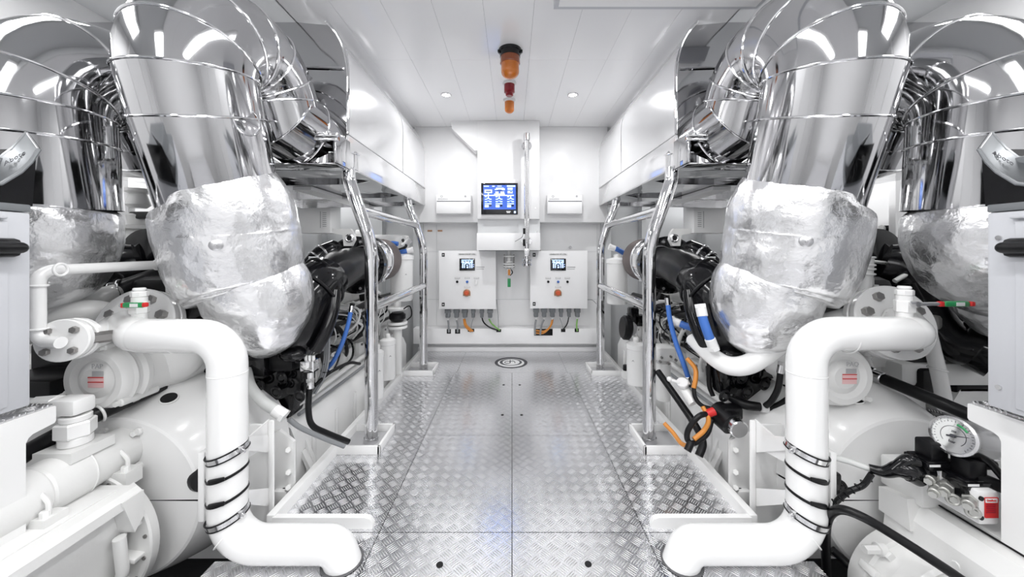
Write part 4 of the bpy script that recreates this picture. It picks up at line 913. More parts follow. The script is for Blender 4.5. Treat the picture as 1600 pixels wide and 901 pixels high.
def hose(name, pts, r, m, lb, cat='hose', grp=None, ends=None, k=8, n=14):
    t = thing(name, lb, cat, tuple(Vector(pts[0])-Vector((0, 0, r))), grp)
    path = catmull(pts, k) if k else [Vector(p) for p in pts]
    MB().tube(path, r, n).build('hose_body', m, t, 60)
    for i, e in ((0, path[0]-path[1]), (-1, path[-1]-path[-2])):
        if ends and ends[0 if i == 0 else 1]:
            e.normalize(); c = path[i]
            q = min(1, .012/r); MB().cyl(c-e*r*1.8*q, c+e*r*1.4*q, r*1.15, 16, bev=r*.12).cyl(c+e*r*1.2*q, c+e*r*2.4*q, r*1.3, 6).build('end_fitting', ends[0 if i == 0 else 1], t)
    return t
a = at
hose('rubber_hose', [a(20, 722, 1.0), a(60, 696, 1.03), a(150, 648, 1.12), a(215, 618, 1.22), a(262, 598, 1.32)], .024, 'rubber', 'fat black hose running back between the left cooler drum and engine cover', grp='fat black hoses', ends=(None, 'bright_steel'))
MB().torus(a(156, 646, 1.125), (.3, 1, .2), .025, .004, 24, 8).build('hose_clamp', 'paint', bpy.data.objects['rubber_hose'])
hose('rubber_hose', [a(1372, 588, 1.36), a(1400, 600, 1.30), a(1460, 625, 1.2), a(1530, 655, 1.12), a(1580, 680, 1.05)], .021, 'rubber', 'fat black hose running under the outer blanket on the right', grp='fat black hoses', ends=('bright_steel', None))
# slim white pipe with flanges, left
t = thing('slim_pipe', 'slim white pipe bent in a square loop beside the left cabinet', 'pipe', a(60, 545, 1.0))
MB().tube(rounded([a(268, 470, 1.38), a(266, 413, 1.38), a(258, 413, 1.36), a(59, 423, 1.0), a(59, 533, 1.0), a(95, 535, 1.0)], [.02, .01, .035, .03], 7), [.0165]*5, 20).build('pipe', 'paint', t, 50)
for px, py, ax in ((245, 413.5, (1, .1, 0)), (95, 421, (1, .1, 0)), (59.5, 446, (0, 0, 1)), (59.5, 514, (0, 0, 1))): MB().torus(a(px, py, 1.32 if px > 200 else (1.02 if px > 80 else 1.0)), ax, .0175, .0035, 24, 8).build('collar', 'paint', t)
t = thing('pipe_flange', 'pair of small white bolted flanges at the lower end of the slim left pipe', 'flange', a(110, 560, 1.02))
nn = Vector((.35, -1, .1)).normalized(); c = a(96, 532, 1.02)
f1 = MB().cyl(c, c-nn*.022, .062, 36, bev=.003).build('front_flange', 'paint', t); MB().cyl(c-nn*.034, c-nn*.056, .062, 36, bev=.003).build('rear_flange', 'paint', t); MB().cyl(c-nn*.02, c-nn*.036, .050, 30).build('gasket', 'bolt', t)
U = Vector((0, 0, 1)).cross(nn).normalized(); V = nn.cross(U)
for k in range(4):
    q = c+(U*math.cos(PI/4+k*PI/2)+V*math.sin(PI/4+k*PI/2))*.042; MB().cyl(q, q+nn*.014, .0105, 6, bev=.002).build('bolt', 'bolt', f1)
MB().cyl(c-nn*.05+Vector((.05, 0, .0)), c-nn*.05+Vector((.10, .06, .0)), .018, 6, bev=.003).build('hose_fitting', 'bolt', t)
MB().tube(catmull([c-nn*.06, c-nn*.16, a(200, 490, 1.45)]), .04, 18).build('rear_pipe', 'paint', t)
# wide white manifold pipe behind, left and a steel banded hose
t = thing('manifold_pipe', 'wide white pipe behind the left flanges with banded black hose above it', 'pipe', a(140, 520, 1.5))
MB().tube(catmull([a(40, 520, 1.24), a(75, 499, 1.24), a(118, 489, 1.26), a(165, 492, 1.32), a(215, 520, 1.42)]), .046, 22).build('pipe', 'cast', t)
MB().tube(catmull([a(112, 490, 1.32), a(145, 467, 1.38), a(180, 456, 1.5)]), .034, 18).build('branch', 'cast', t)
MB().tube(catmull([a(176, 457, 1.5), a(205, 447, 1.55), a(250, 432, 1.65), a(280, 430, 1.8)]), .042, 18).build('hose', 'rubber', t)
for px, py in ((178, 457), (192, 452)): MB().torus(a(px, py, 1.51), (1, .5, .3), .043, .005, 28, 8).build('band', 'bright_steel', t)
# second vertical slim pipe on the left
t = thing('slim_pipe', 'slim white upright pipe behind the thick left pipe', 'pipe', a(275, 600, 1.5))
MB().tube(rounded([a(272, 430, 1.5), a(276, 592, 1.5), a(262, 604, 1.45), a(245, 603, 1.4)], [.03, .02], 6), .017, 16).build('pipe', 'cast', t, 50)
MB().torus(a(276, 568, 1.5), (0, 0, 1), .019, .004, 20, 8).build('collar', 'cast', t)
MB().cyl(a(238, 606, 1.38), a(246, 602, 1.42), .022, 6).build('union_nut', 'bright_steel', t)
# right equivalents
t = thing('slim_pipe', 'slim white pipe with ringed top end between the right exhaust blankets', 'pipe', a(1353, 500, 1.4))
MB().tube(rounded([a(1355, 402, 1.45), a(1353, 440, 1.45), a(1340, 500, 1.4), a(1338, 520, 1.38)], [.05, .03], 5), .022, 18).build('pipe', 'paint', t, 50)
for py in (402, 414, 420, 428): MB().torus(a(1354.5, py, 1.45), (0, 0, 1), .024, .0045, 24, 8).build('collar', 'paint', t)
MB().bb(a(1330, 452, 1.46), a(1352, 432, 1.50), .004).bb(a(1352, 448, 1.46), a(1366, 444, 1.48), .002).build('bracket', 'paint', t)
t = thing('slim_pipe', 'slim white pipe dropping from behind the right flange to a black hose', 'pipe', a(1355, 560, 1.42))
MB().tube(rounded([a(1352, 500, 1.44), a(1352, 560, 1.44), a(1360, 578, 1.42), a(1376, 590, 1.38)], [.03, .03], 5), .017, 16).build('pipe', 'paint', t, 50)
for py in (556, 562): MB().torus(a(1352, py, 1.44), (0, 0, 1), .0185, .004, 20, 8).build('collar', 'paint', t)
t = thing('slim_pipe', 'slanting white pipe right of the right flange', 'pipe', a(1480, 600, 1.35))
MB().tube(catmull([a(1447, 500, 1.36), a(1456, 540, 1.36), a(1466, 580, 1.36), a(1478, 640, 1.36)]), .023, 18).build('pipe', 'paint', t)
MB().torus(a(1465, 576, 1.36), (.2, 0, 1), .0245, .005, 24, 8).build('collar', 'paint', t)
MB().lathe([(.03, 0), (.035, .01), (.035, .04), (.03, .05)], a(1450, 512, 1.36), (0, 0, 1), 8).build('union_nut', 'bolt', t)

# ---------------------------------------------------------------- right foreground machinery
t = thing('pump_housing', 'long white pump housing with sloping top and round end, bottom right corner', 'pump housing', (1.35, .95, -.55))
xr = 1.20
MB().prism([(xr, .72, .19), (xr+.03, .72, .235), (xr+.05, .72, .24), (1.75, .72, .24), (1.75, .72, -.2), (xr+.02, .72, -.2), (xr-.01, .72, .10)], (0, .40, 0)).build('housing', 'cast', t, 25)
MB().bb((xr+.07, .72, .238), (1.75, 1.10, .25), .003).build('top_plate', 'cast', t)
MB().tube([Vector((xr+.062, .72, .245)), Vector((xr+.062, 1.10, .245))], .003, 6).build('cover_gap', 'black_matt', t)
MB().prism([(xr-.012, 1.04, .16), (xr-.012, 1.13, .16), (xr-.012, 1.13, .235), (xr-.012, 1.05, .25)], (.09, 0, 0)).build('end_bracket', 'cast', t)
dc = Vector((1.26, .98, -.02))
MB().lathe([(.150, 0), (.158, .0), (.165, .01), (.165, .05), (.158, .055), (.158, .10), (.168, .105), (.168, .15), (.12, .17), (.001, .175)], (1.235, .96, -.04), (0, 1, 0), 56).build('round_end', 'cast', t, 25)
MB().lathe([(.001, .0), (.150, 0), (.158, -.02), (.158, -.40)], (1.235, .965, -.04), (0, 1, 0), 48).build('barrel', 'cast', t, 25)
for k in range(9): aa = .6+k*.42; c = Vector((1.235+math.cos(aa)*.163, 1.06, -.04+math.sin(aa)*.163)); MB().box(c, (.024, .05, .024), .005, Matrix.Rotation(-aa, 3, 'Y')).build('rim_lug', 'cast', t)
for y, z in ((.80, .03), (.80, -.1), (.90, .07), (1.0, .13), (.86, .13), (.94, .15)): MB().cyl((xr-.006, y, z), (xr+.01, y, z), .011, 8, bev=.002).build('bolt', 'cast', t)
MB().cyl((xr-.012, .86, .01), (xr+.01, .86, .01), .030, 28, bev=.004).cyl((xr-.02, .86, .01), (xr-.005, .86, .01), .016, 6).build('drain_plug', 'cast', t)
MB().cyl((1.07, 1.06, .09), (1.11, 1.06, .09), .012, 6).cyl((1.11, 1.06, .09), (1.13, 1.06, .09), .018, 12).build('side_nipple', 'cast', t)
# manifold with valves
t = thing('valve_block', 'pale metal hydraulic valve block with two black solenoid coils and red maker label', 'valve block', a(1510, 815, .93), None)
bk = a(1515, 790, .95)
MB().bb(a(1442, 745, 1.03), a(1522, 795, 1.03)+Vector((0, .12, 0)), .006).build('rear_block', 'cast', t)
MB().bb(a(1530, 768, .92), a(1561, 820, .92)+Vector((0, .16, 0)), .005).build('front_block', 'label', t)
lb = MB().bb(a(1540, 777.5, .917), a(1558.5, 808, .9195)).build('maker_label', 'red', t)
MB().bb(a(1541, 779, .9155), a(1557.5, 784.5, .9172)).build('logo_field', 'label', lb)
text('Danfoss', .0075, a(1549.3, 781.8, .9150), (1, 0, 0), (0, 0, 1), 'red', t, 'logo')
for yy in (788, 791, 794, 797, 800): MB().bb(a(1541.5, yy, .9160), a(1555, yy+.7, .9172)).build('text_line', 'dark_red', lb)
def solenoid(px, py, d, k):
    o = a(px, py, d)
    q = Matrix.Rotation(.0, 3, 'Z')
    b = thing('solenoid_valve', 'black solenoid coil on a pale valve body, %s of the two beside the gauge' % ('rear left' if k == 0 else 'front right'), 'solenoid valve', o-Vector((0, 0, .045)), 'solenoid valves')
    MB().box(o+Vector((0, 0, .045)), (.052, .045, .050), .006).box(o+Vector((.045, .0, .052)), (.05, .030, .026), .009).build('coil', 'black_matt', b)
    MB().box(o+Vector((.004, 0, .008)), (.098, .066, .020), .003).box(o+Vector((-.006, 0, .017)), (.072, .056, .010), .002).build('base_plate', 'black', b)
    MB().box(o+Vector((.018, .005, -.018)), (.078, .06, .036), .003).build('valve_body', 'cabinet', b)
    MB().box(o+Vector((.020, -.026, -.016)), (.056, .001, .022)).build('rating_plate', 'label', b)
    for z in (-.010, -.015, -.020): MB().box(o+Vector((.024, -.0268, z)), (.036, .0005, .0016)).build('text_line', 'ink', b)
    MB().box(o+Vector((-.03, -.034, .014)), (.030, .001, .006)).build('paper_tag', 'label', b)
    MB().cyl(o+Vector((-.045, -.01, -.012)), o+Vector((-.015, -.01, -.012)), .021, 24, bev=.004).build('end_knob', 'black', b)
solenoid(1455, 724, 1.02, 0); solenoid(1513, 753, .97, 1)
for px, py, d in ((1455, 745, 1.0), (1478, 763, .97), (1515, 783, .93), (1462, 765, .97)):
    c = a(px, py, d); v = Vector((-.8, -.5, .05)).normalized()
    MB().cyl(c, c+v*.03, .012, 16, bev=.002).cyl(c-v*.03, c, .016, 6, bev=.002).cyl(c+v*.03, c+v*.045, .009, 6).build('hex_fitting', 'zinc', t)
for px, py, d in ((1489, 780, .945), (1520, 800, .92)):
    c = a(px, py, d); v = Vector((-.5, -.8, .1)).normalized(); MB().torus(c, v, .012, .004, 20, 8).cyl(c-v*.02, c+v*.004, .009, 6).build('socket_plug', 'zinc', t)
for px, py in ((1532, 778), (1532, 808)): c = a(px, py, .918); MB().cyl(c, c+Vector((0, -.003, 0)), .006, 16).build('port_hole', 'black_matt', t)
# pressure gauge
go = a(1491, 681, .98); v = Vector((-.99, -.12, .22)).normalized()
t = thing('pressure_gauge', 'round steel pressure gauge with white dial above the solenoid valves', 'gauge', go-Vector((0, 0, .09)))
MB().lathe([(.046, -.085), (.050, -.080), (.050, -.004), (.052, .0), (.052, .006), (.046, .008), (.044, .004)], go, v, 44).build('case', 'steel', t)
MB().cyl(go+v*.001, go+v*.004, .0445, 40).build('dial', 'gauge_face', t)
U = Vector((0, 0, 1)).cross(v).normalized(); V = v.cross(U)
for k in range(25):
    an = math.radians(-45+k*270/24); dd_ = (U*math.cos(an)+V*math.sin(an)); MB().tube([go+v*.0045+dd_*.0375, go+v*.0045+dd_*(.042 if k % 2 == 0 else .0395)], .0007, 5).build('tick', 'ink', t)
MB().tube([go+v*.0045+(U*math.cos(math.radians(-45+k*9))+V*math.sin(math.radians(-45+k*9)))*.026 for k in range(31)], .0006, 5).build('inner_scale', 'ink', t)
MB().tube([go+v*.0045+(U*math.cos(math.radians(40+k*6))+V*math.sin(math.radians(40+k*6)))*.034 for k in range(8)], .0028, 6).build('green_sector', 'green', t)
MB().tube([go+v*.006-U*.012-V*.004, go+v*.006+U*.030+V*.010], [.0024, .0006], 6).cyl(go+v*.004, go+v*.009, .005, 12).build('pointer', 'ink', t)
text('bar', .011, go+v*.0046-V*.016, -U if (-U).x > 0 else U, V, 'ink', t, 'unit_text')
text('250', .007, go+v*.0046+V*.012+U*.0, -U if (-U).x > 0 else U, V, 'ink', t, 'scale_figure')
MB().cyl(go-v*.02-Vector((0, 0, .085)), go-v*.02-Vector((0, 0, .045)), .016, 6, bev=.002).cyl(go-v*.02-Vector((0, 0, .115)), go-v*.02-Vector((0, 0, .08)), .011, 14).build('stem', 'steel', t)
# steel pipe and tread plate behind the valves
tag(MB().bb(a(1462, 672, 1.32), Vector((2.0, 1.5, a(1462, 672, 1.32).z+.006))).build('tread_plate', 'chequer'), 'narrow chequered step plate behind the pressure gauge', 'tread plate')
t = thing('steel_pipe', 'short bare steel pipe with collar beside the right frame post', 'pipe', a(1552, 725, 1.05))
MB().cyl(a(1545, 702, 1.08), a(1600, 712, 1.0), .024, 20).build('pipe', 'bright_steel', t); MB().cyl(a(1539, 701, 1.09), a(1547, 702.5, 1.075), .033, 24, bev=.003).build('collar', 'steel', t)
# cables and hoses, right
GH = 'black hoses round the right pipe foot'
hose('black_hose', [a(1292, 905, 1.16), a(1290, 850, 1.14), a(1293, 812, 1.10), a(1310, 796, 1.04), a(1345, 806, 1.0), a(1400, 838, .97), a(1480, 890, .92), a(1530, 925, .9)], .0125, 'rubber', 'long black hose arching over the white pump housing, bottom right', grp=GH)
hose('black_hose', [a(1300, 858, 1.16), a(1320, 876, 1.14), a(1345, 905, 1.1)], .012, 'rubber', 'short black hose behind the foot of the right thick pipe', grp=GH)
t = thing('cable_loom', 'black taped cable loom with heat shrink boot reaching from the right pipe to the valves', 'cable loom', a(1380, 745, 1.05))
MB().tube([a(1280, 708, 1.12), a(1325, 720, 1.10), a(1362, 733, 1.07)], .009, 12).build('grey_sleeve', 'light_hose', t)
MB().tube(catmull([a(1358, 731, 1.07), a(1382, 737, 1.05), a(1402, 733, 1.03), a(1420, 735, 1.02), a(1440, 748, 1.01)]), [.012, .015, .018, .026, .030, .024], 16).build('boot', 'black', t)
MB().tube(catmull([a(1396, 735, 1.03), a(1418, 720, 1.02), a(1436, 722, 1.01)]), [.015, .018, .014], 12).build('boot', 'black', t)
MB().tube(catmull([a(1362, 740, 1.06), a(1348, 758, 1.07), a(1325, 768, 1.08), a(1305, 785, 1.1), a(1293, 797, 1.12)]), .008, 10).build('braided_tail', 'rubber', t)
for f in range(7): c = a(1358-f*9, 748+f*6, 1.07); MB().torus(c, (-.8, 0, -.5), .0085, .0016, 12, 6).build('tail_tie', 'black', t)
t = thing('cable_coil', 'small black cable plug and coil strapped behind the right thick pipe', 'cable', a(1305, 770, 1.2))
MB().tube(catmull([a(1282, 725, 1.19), a(1298, 730, 1.17), a(1302, 745, 1.17), a(1318, 755, 1.17), a(1322, 768, 1.17), a(1308, 770, 1.17), a(1300, 755, 1.17)]), .006, 10).build('coil', 'rubber', t)
MB().box(a(1303, 750, 1.17), (.03, .03, .06), .008).box(a(1310, 762, 1.17), (.022, .03, .03), .006).build('plug', 'black', t)
hose('rubber_hose', [a(1495, 700, .98), a(1515, 704, .97), a(1545, 722, .95), a(1575, 755, .93)], .009, 'rubber', 'thin black hose passing below the pressure gauge')
hose('rubber_hose', [a(1520, 745, .96), a(1545, 752, .95), a(1575, 765, .93)], .016, 'rubber', 'ribbed black lead from the front solenoid to the right')

# ---------------------------------------------------------------- mid-ground, left engine
hose('blue_hose', [a(549, 482, 1.75), a(543, 510, 1.72), a(533, 540, 1.70), a(522, 562, 1.70), a(508, 580, 1.72)], .0105, 'blue', 'thin blue hose hanging down the left engine', 'hose', 'blue hoses', ('bright_steel', None))
hose('blue_hose', [a(602, 384, 2.75), a(612, 380, 2.75), a(622, 381, 2.75)], .018, 'blue', 'blue hose above the left air filter', 'hose', 'blue hoses')
hose('blue_hose', [a(612, 396, 2.72), a(625, 394, 2.72), a(640, 391, 2.74)], .018, 'blue', 'blue hose with white end right of the left air filter', 'hose', 'blue hoses', (None, 'label'))
hose('blue_hose', [a(508, 515, 1.7), a(505, 524, 1.7), a(502, 534, 1.72)], .012, 'blue', 'short blue hose end behind the left drain pipe', 'hose', 'blue hoses')
hose('corrugated_hose', [a(384, 578, 1.42), a(392, 605, 1.38), a(412, 628, 1.36), a(436, 644, 1.36)], .020, 'light_hose', 'pale ribbed hose beside the thick left pipe', 'hose', None, (None, 'paint'))
for f in range(5): pass
hose('rubber_hose', [a(486, 572, 1.5), a(484, 600, 1.5), a(482, 640, 1.5), a(488, 664, 1.52), a(510, 676, 1.56), a(545, 690, 1.62)], .0125, 'rubber', 'black hose dropping behind the left front handrail post', 'hose', None, ('bright_steel', None))
hose('grey_hose', [a(452, 655, 1.42), a(470, 668, 1.45), a(505, 684, 1.52), a(538, 697, 1.58)], .010, 'grey_cable', 'grey hose running to the left coaming', 'hose')
t = thing('fuel_pump', 'small silver unit with three white nozzles under the left turbocharger', 'fuel unit', a(485, 590, 1.5))
MB().box(a(484, 570, 1.50), (.062, .05, .05), .008).build('body', 'bright_steel', t); MB().torus(a(484, 578, 1.50), (0, 0, 1), .032, .003, 24, 6).build('strap', 'rubber', t)
for k in (-1, 0, 1): MB().cyl(a(484+k*6, 562, 1.49), a(484+k*6, 555, 1.49), .006, 10).build('nozzle', 'label', t)
MB().cyl(a(485, 580, 1.50), a(485, 606, 1.50), .014, 14).cyl(a(485, 590, 1.50), a(485, 596, 1.50), .018, 6).build('connector', 'bright_steel', t)
t = thing('cable_bundle', 'bundle of grey cables with black ties beside the blue hose on the left', 'cable bundle', a(508, 580, 1.62))
for k in range(3): MB().tube(catmull([a(508+k*3, 520, 1.66), a(507+k*3, 560, 1.64), a(500+k*3, 590, 1.64), a(484+k*4, 615, 1.62)]), .006, 8).build('cable', 'grey_cable', t)
for py in (524, 567, 580): MB().torus(a(509, py, 1.65), (0, 0, 1), .014, .003, 16, 6).build('tie', 'rubber', t)
hose('rubber_hose', [a(492, 602, 1.6), a(515, 582, 1.68), a(545, 567, 1.8), a(562, 568, 1.9)], .008, 'rubber', 'thin black hose sweeping across the left crankcase', 'hose')
# fuel filters and standing canisters, left
def canister(px, y0, y1, r, d, lb, m='paint', cap=True, grp='white canisters beside the handrails', mark=True):
    x = (px-CX)/F*d; z0 = 1+(CY-y1)/F*d; z1 = 1+(CY-y0)/F*d; t = thing('filter_canister', lb, 'filter', (x, d, z0), grp)
    MB().lathe([(r*.5, 0), (r*.95, .006), (r, .02), (r, z1-z0-.05), (r*1.06, z1-z0-.045), (r*1.06, z1-z0-.015), (r*.7, z1-z0-.004), (r*.3, z1-z0)], (x, d, z0), (0, 0, 1), 32).build('body', m, t, 30)
    if cap: MB().lathe([(r*.35, 0), (r*.35, .02), (r*.2, .03)], (x, d, z1-.002), (0, 0, 1), 16).build('head_nut', 'cast', t)
    if mark:
        sg = 1 if px < 800 else -1
        c = Vector((x+sg*r*.62, d-r*.79, (z0+z1)/2+.02)); MB().torus(c, Vector((sg*.62, -.79, 0)), .010, .0025, 4, 4).build('mark', 'ink', t)
    return t
canister(606, 527, 592, .050, 2.45, 'white fuel filter right of the front left handrail post')
canister(590, 545, 622, .036, 2.15, 'slim white filter just behind the front left handrail post')
canister(628, 396, 470, .085, 2.75, 'large white canister behind the left handrail', mark=True)
t = thing('standpipe', 'white standpipe with two round flanges and black coupling, left', 'pipe', a(621, 590, 2.7))
MB().cyl(a(621, 588, 2.7), a(621, 508, 2.7), .034, 20).cyl(a(621, 482, 2.7), a(621, 466, 2.7), .028, 18).build('pipe', 'cast', t)
for py in (504, 510, 481): MB().cyl(a(621, py+2, 2.7), a(621, py-2, 2.7), .075, 28, bev=.004).build('flange', 'paint', t)
MB().lathe([(.045, 0), (.062, .02), (.062, .05), (.045, .065)], a(621, 501, 2.7), (0, 0, 1), 24).build('coupling', 'black_matt', t)
MB().tube(catmull([a(628, 484, 2.66), a(640, 478, 2.66), a(643, 492, 2.66), a(636, 500, 2.66)]), .005, 8).build('wire_loop', 'rubber', t)
t = thing('white_tank', 'white angular expansion tank top behind the left air filter', 'tank', a(600, 400, 3.0))
MB().box(a(590, 378, 3.0), (.5, .2, .12), .02).box(a(568, 364, 2.95), (.10, .10, .05), .01).build('tank_body', 'cast', t)
MB().tube(catmull([a(629, 374, 2.9), a(634, 385, 2.88), a(618, 392, 2.86)]), .012, 8).build('black_lead', 'rubber', t)
MB().cyl(a(630, 384, 2.9), a(641, 374, 2.9), .025, 14).build('spout', 'label', t)

# ---------------------------------------------------------------- mid-ground, right engine
hose('blue_hose', [a(1043, 470, 1.72), a(1047, 500, 1.70), a(1056, 535, 1.68), a(1067, 565, 1.66), a(1077, 594, 1.66)], .0115, 'blue', 'long thin blue hose hanging down the right engine', 'hose', 'blue hoses', ('bright_steel', 'bright_steel'))
hose('blue_hose', [a(1057, 503, 1.72), a(1075, 510, 1.68), a(1098, 514, 1.62)], .017, 'blue', 'blue hose running level on the right engine', 'hose', 'blue hoses', ('label', None))
hose('blue_hose', [a(1096, 486, 1.44), a(1099, 500, 1.43), a(1105, 518, 1.42), a(1112, 536, 1.42)], .018, 'blue', 'fat short blue hose with white ends on the right engine', 'hose', 'blue hoses', ('label', 'label'))
hose('blue_hose', [a(957, 387, 2.75), a(966, 390, 2.75), a(976, 396, 2.78)], .020, 'blue', 'blue hose with white end left of the right air filter', 'hose', 'blue hoses', ('label', None))
t = thing('coolant_pipe', 'thick glossy white pipe sweeping under the right silver blanket', 'pipe', a(1140, 580, 1.5))
MB().tube(catmull([a(1082, 530, 1.60), a(1095, 541, 1.54), a(1118, 560, 1.46), a(1140, 571, 1.40), a(1165, 570, 1.36), a(1190, 557, 1.34), a(1225, 530, 1.34)]), [.030, .035, .037, .037, .038], 24).build('pipe', 'paint', t)
MB().torus(a(1083, 531, 1.595), (.7, -.4, -.4), .033, .006, 28, 8).build('sleeve_ring', 'rubber', t)
t = thing('slim_pipe', 'slim white upright pipe crossing behind the sweeping right pipe', 'pipe', a(1136, 640, 1.56))
MB().tube(catmull([a(1135, 525, 1.56), a(1136, 580, 1.56), a(1138, 610, 1.56), a(1134, 636, 1.56)]), .0165, 16).build('pipe', 'paint', t); MB().torus(a(1135, 628, 1.56), (0, 0, 1), .018, .004, 20, 8).build('collar', 'paint', t)
t = thing('starter_motor', 'black starter motor with bare steel nose on the right engine', 'starter motor', a(1140, 680, 1.45))
MB().cyl(a(1118, 640, 1.5), a(1146, 664, 1.42), .048, 24, bev=.006).box(a(1140, 642, 1.46), (.08, .06, .05), .01).build('motor', 'black_matt', t)
MB().cyl(a(1146, 662, 1.42), a(1156, 672, 1.38), .036, 24, bev=.004).build('nose', 'steel', t)
GB = 'black leads on the right engine'
hose('black_lead', [a(1028, 580, 1.80), a(1060, 625, 1.66), a(1085, 662, 1.56), a(1098, 690, 1.52), a(1092, 712, 1.5)], .016, 'rubber', 'straight fat black lead from the right front post down to the bilge', 'lead', GB)
t = thing('black_lead', 'black lead curled into an open loop with red tape, right engine', 'lead', a(1090, 700, 1.42), GB)
MB().tube(catmull([a(1112, 645, 1.44), a(1092, 650, 1.42), a(1076, 670, 1.42), a(1074, 686, 1.42), a(1084, 692, 1.42), a(1104, 678, 1.44), a(1112, 655, 1.46)]), .011, 12).build('loop', 'rubber', t)
MB().cyl(a(1102, 647, 1.435), a(1116, 642, 1.435), .016, 14).build('red_tape', 'red', t)
MB().cyl(a(1080, 690, 1.41), a(1074, 704, 1.40), .014, 14).build('shrink_sleeve', 'rubber', t)
hose('orange_cable', [a(1098, 635, 1.45), a(1107, 655, 1.42), a(1100, 672, 1.42), a(1084, 686, 1.41)], .009, 'orange', 'orange cable through the black loop, right engine', 'cable', 'orange cables on the right')
hose('orange_cable', [a(1038, 661, 1.58), a(1052, 676, 1.54), a(1064, 692, 1.48), a(1076, 697, 1.42)], .009, 'orange', 'orange cable leaving the right coaming toward the black loop', 'cable', 'orange cables on the right')
hose('orange_cable', [a(1074, 560, 1.62), a(1086, 575, 1.58), a(1087, 590, 1.56), a(1084, 606, 1.55)], .010, 'orange', 'short orange cable beside the lower end of the long blue hose', 'cable', 'orange cables on the right')
hose('black_lead', [a(1084, 600, 1.56), a(1086, 620, 1.54), a(1098, 634, 1.52), a(1120, 640, 1.5)], .009, 'rubber', 'thin black lead curving below the orange cable', 'lead', GB)
hose('black_lead', [a(1108, 566, 1.58), a(1108, 600, 1.57), a(1114, 618, 1.56)], .010, 'rubber', 'short upright black lead left of the slim white pipe', 'lead', GB)
hose('black_lead', [a(1220, 575, 1.36), a(1216, 605, 1.36), a(1206, 625, 1.38), a(1196, 634, 1.40)], .011, 'rubber', 'black hose with steel fitting beside the thick right pipe', 'lead', GB, ('bright_steel', None))
t = thing('wiring_loom', 'thick black wiring loom with white label across the right engine', 'cable loom', a(1180, 645, 1.42))
MB().tube(catmull([a(1140, 622, 1.5), a(1165, 632, 1.45), a(1195, 636, 1.42), a(1232, 642, 1.38)]), [.012, .020, .018, .014, .016], 14).tube(catmull([a(1200, 637, 1.41), a(1216, 632, 1.39), a(1232, 622, 1.37)]), .010, 12).build('loom', 'rubber', t)
MB().cyl(a(1189, 635.5, 1.42), a(1199, 637, 1.415), .020, 14).build('label_sleeve', 'label', t)
t = thing('dip_tube', 'white angled filler tube with round cap on the right engine', 'filler tube', a(1075, 640, 1.6))
MB().cyl(a(1066, 604, 1.62), a(1084, 630, 1.56), .022, 18).build('tube', 'cast', t); MB().cyl(a(1067, 601, 1.61), a(1066, 596, 1.60), .026, 22, bev=.003).tube([a(1062, 598, 1.60), a(1046, 592, 1.62)], .007, 8).sphere(a(1046, 592, 1.62), .012, 12).build('cap', 'label', t)
t = thing('pressure_sensor', 'black round pressure switch with grey body left of the right front post', 'sensor', a(978, 535, 2.45))
MB().cyl(a(972, 511, 2.45), a(984, 512, 2.45), .085, 28, bev=.012).build('diaphragm', 'black_matt', t); MB().cyl(a(984, 512, 2.45), a(992, 514, 2.45), .060, 24, r2=.045, bev=.006).build('body', 'grey_ink', t)
MB().box(a(989, 493, 2.45), (.07, .06, .12), .012).box(a(998, 500, 2.45), (.08, .06, .08), .012).build('plug', 'black', t)
canister(994, 533, 600, .060, 2.3, 'white fuel filter left of the front right handrail post')
canister(964, 402, 475, .080, 2.75, 'large white canister behind the right handrail', mark=False)
canister(1036, 562, 625, .040, 1.98, 'grey white column behind the front right handrail post', mark=False, m='cast')
t = thing('valve_casting', 'knobbly white casting on top of the column behind the right front post', 'casting', a(1036, 565, 1.95))
MB().box(a(1036, 550, 1.95), (.11, .11, .08), .02).build('head', 'cast', t)
for k in range(5): aa = k*1.2; MB().cyl(a(1036, 557, 1.95)+Vector((math.cos(aa)*.045, -.05, math.sin(aa)*.02)), a(1036, 557, 1.95)+Vector((math.cos(aa)*.045, -.065, math.sin(aa)*.02)), .007, 6).build('bolt', 'bolt', t)
t = thing('drain_cock', 'small black knob and nut on the floor edge by the rear right handrail post', 'drain valve', a(978, 590, 2.6))
MB().cyl(a(978, 590, 2.6), a(978, 578, 2.6), .030, 20, bev=.004).build('body', 'cast', t); MB().cyl(a(978, 579, 2.6), a(978, 570, 2.6), .022, 12, bev=.003).build('knob', 'black_matt', t)
t = thing('black_separator', 'black ribbed separator bowl on the far right wall between the exhausts', 'separator', a(1391, 390, 2.3))
MB().lathe([(.03, 0), (.045, .03), (.05, .10), (.055, .13), (.055, .15)], a(1391, 388, 2.3), (0, 0, 1), 12).build('bowl', 'black', t); MB().cyl(a(1376, 356, 2.3), a(1384, 358, 2.3), .02, 14).build('port', 'cast', t)
MB().cyl(a(1394, 393, 2.3), a(1394, 387, 2.3), .008, 8).build('drain', 'red', t)
hose('slim_rod', [a(1362, 408, 1.7), a(1390, 411, 1.7), a(1424, 411, 1.7)], .008, 'light_hose', 'thin pale pipe running level between the right blankets', 'pipe', 'thin pale pipes', None)
hose('slim_rod', [a(1398, 439, 1.6), a(1412, 431, 1.6), a(1432, 421, 1.6)], .010, 'light_hose', 'thin pale pipe slanting toward the right outer blanket', 'pipe', 'thin pale pipes', None)
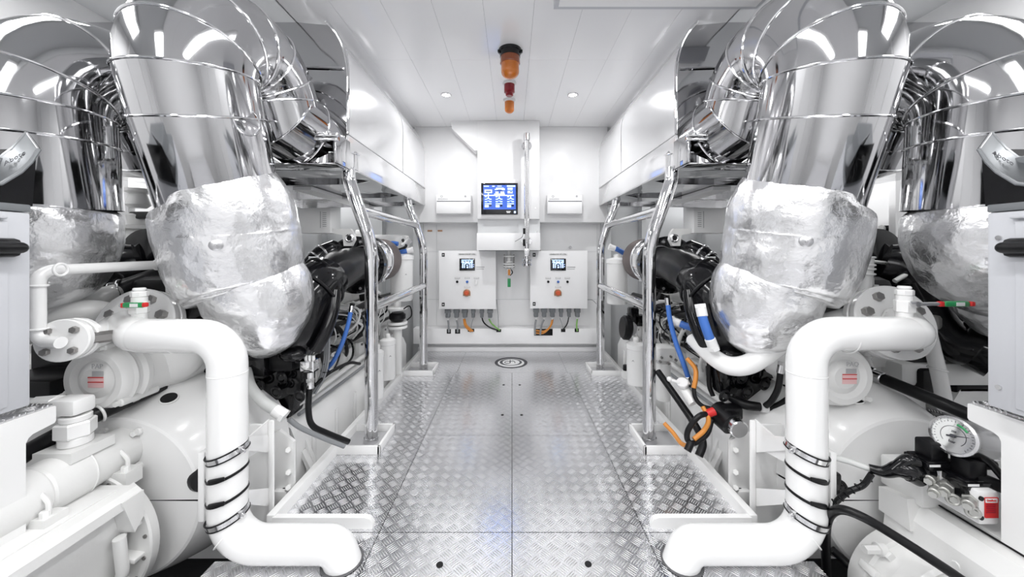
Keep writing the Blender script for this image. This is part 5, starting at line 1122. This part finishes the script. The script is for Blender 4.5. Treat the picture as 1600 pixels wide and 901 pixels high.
# black hardware of the far engine banks between and under the blankets, both sides
for s in (-1, 1):
    t = thing('outer_turbocharger', 'black turbocharger body seen under the outer blanket, %s' % ('left' if s < 0 else 'right'), 'turbocharger', (s*1.75, 1.75, .55), 'outer turbochargers')
    P_ = (lambda px, py, d: a(px, py, d)) if s < 0 else (lambda px, py, d: a(1600-px, py, d))
    MB().tube(catmull([P_(225, 420, 1.75), P_(190, 430, 1.7), P_(160, 455, 1.65), P_(120, 500, 1.6)]), [.13, .15, .14, .11], 24).build('volute', 'black', t)
    MB().lathe([(.08, 0), (.14, .02), (.15, .07), (.13, .12)], P_(222, 398, 1.85), (0, 1, 0), 30).build('housing', 'black', t)
    MB().tube(catmull([P_(240, 400, 1.9), P_(200, 410, 1.95), P_(150, 420, 2.0)]), .09, 20).build('duct', 'black_matt', t)
    if s > 0:
        MB().tube(catmull([P_(170, 440, 1.55), P_(130, 520, 1.5), P_(80, 540, 1.45), P_(40, 555, 1.4)]), [.06, .09, .10], 20).build('lower_duct', 'black', t)
        for q0, r0 in (((180, 575, 1.55), (.12, .12, .14)), ((160, 590, 1.5), (.10, .10, .10)), ((110, 585, 1.6), (.22, .2, .10)), ((205, 560, 1.6), (.10, .1, .1))): MB().box(P_(*q0), r0, .014).build('actuator_box', 'black_matt', t)
    else:
        MB().box(P_(135, 555, 1.5), (.22, .2, .16), .015).box(P_(80, 600, 1.35), (.25, .2, .10), .015).build('actuator_box', 'black_matt', t)
    t = thing('outer_engine_bed', 'white painted engine flank behind the drum, %s' % ('left' if s < 0 else 'right'), 'engine bed', (s*1.9, 1.6, -.6), 'outer engine flanks')
    MB().prism([(s*1.87, 1.5, -.58), (s*1.87, 1.5, .30), (s*1.93, 1.5, .40), (s*2.35, 1.5, .40), (s*2.35, 1.5, -.58)], (0, 1.6, 0)).build('flank', 'cast', t)
    MB().box((s*1.95, 1.6, .47), (.6, .25, .10), .02).build('ledge', 'cast', t)
    MB().box(P_(232, 520, 1.56), (.20, .04, .30), .01).build('end_plate', 'cast', t)
t = thing('vent_casting', 'white flanged casting seen between the two left exhausts', 'casting', a(218, 400, 2.2))
MB().lathe([(.05, 0), (.09, .05), (.085, .12), (.06, .15), (.095, .155), (.095, .175), (.05, .18), (.06, .24), (.04, .26)], a(218, 396, 2.2), (0, 0, 1), 28).build('body', 'cast', t)
MB().lathe([(.04, 0), (.06, .02), (.04, .09), (.07, .10), (.07, .12)], a(216, 325, 2.2), (0, 0, 1), 24).build('upper_body', 'cast', t)
MB().bb(a(200, 342, 2.15), a(240, 330, 2.15)+Vector((0, .05, 0)), .01).build('black_band', 'black', t)
MB().bb(a(200, 333, 2.3), a(244, 420, 2.3)+Vector((0, .03, 0)), .008).build('back_plate', 'cabinet', t)
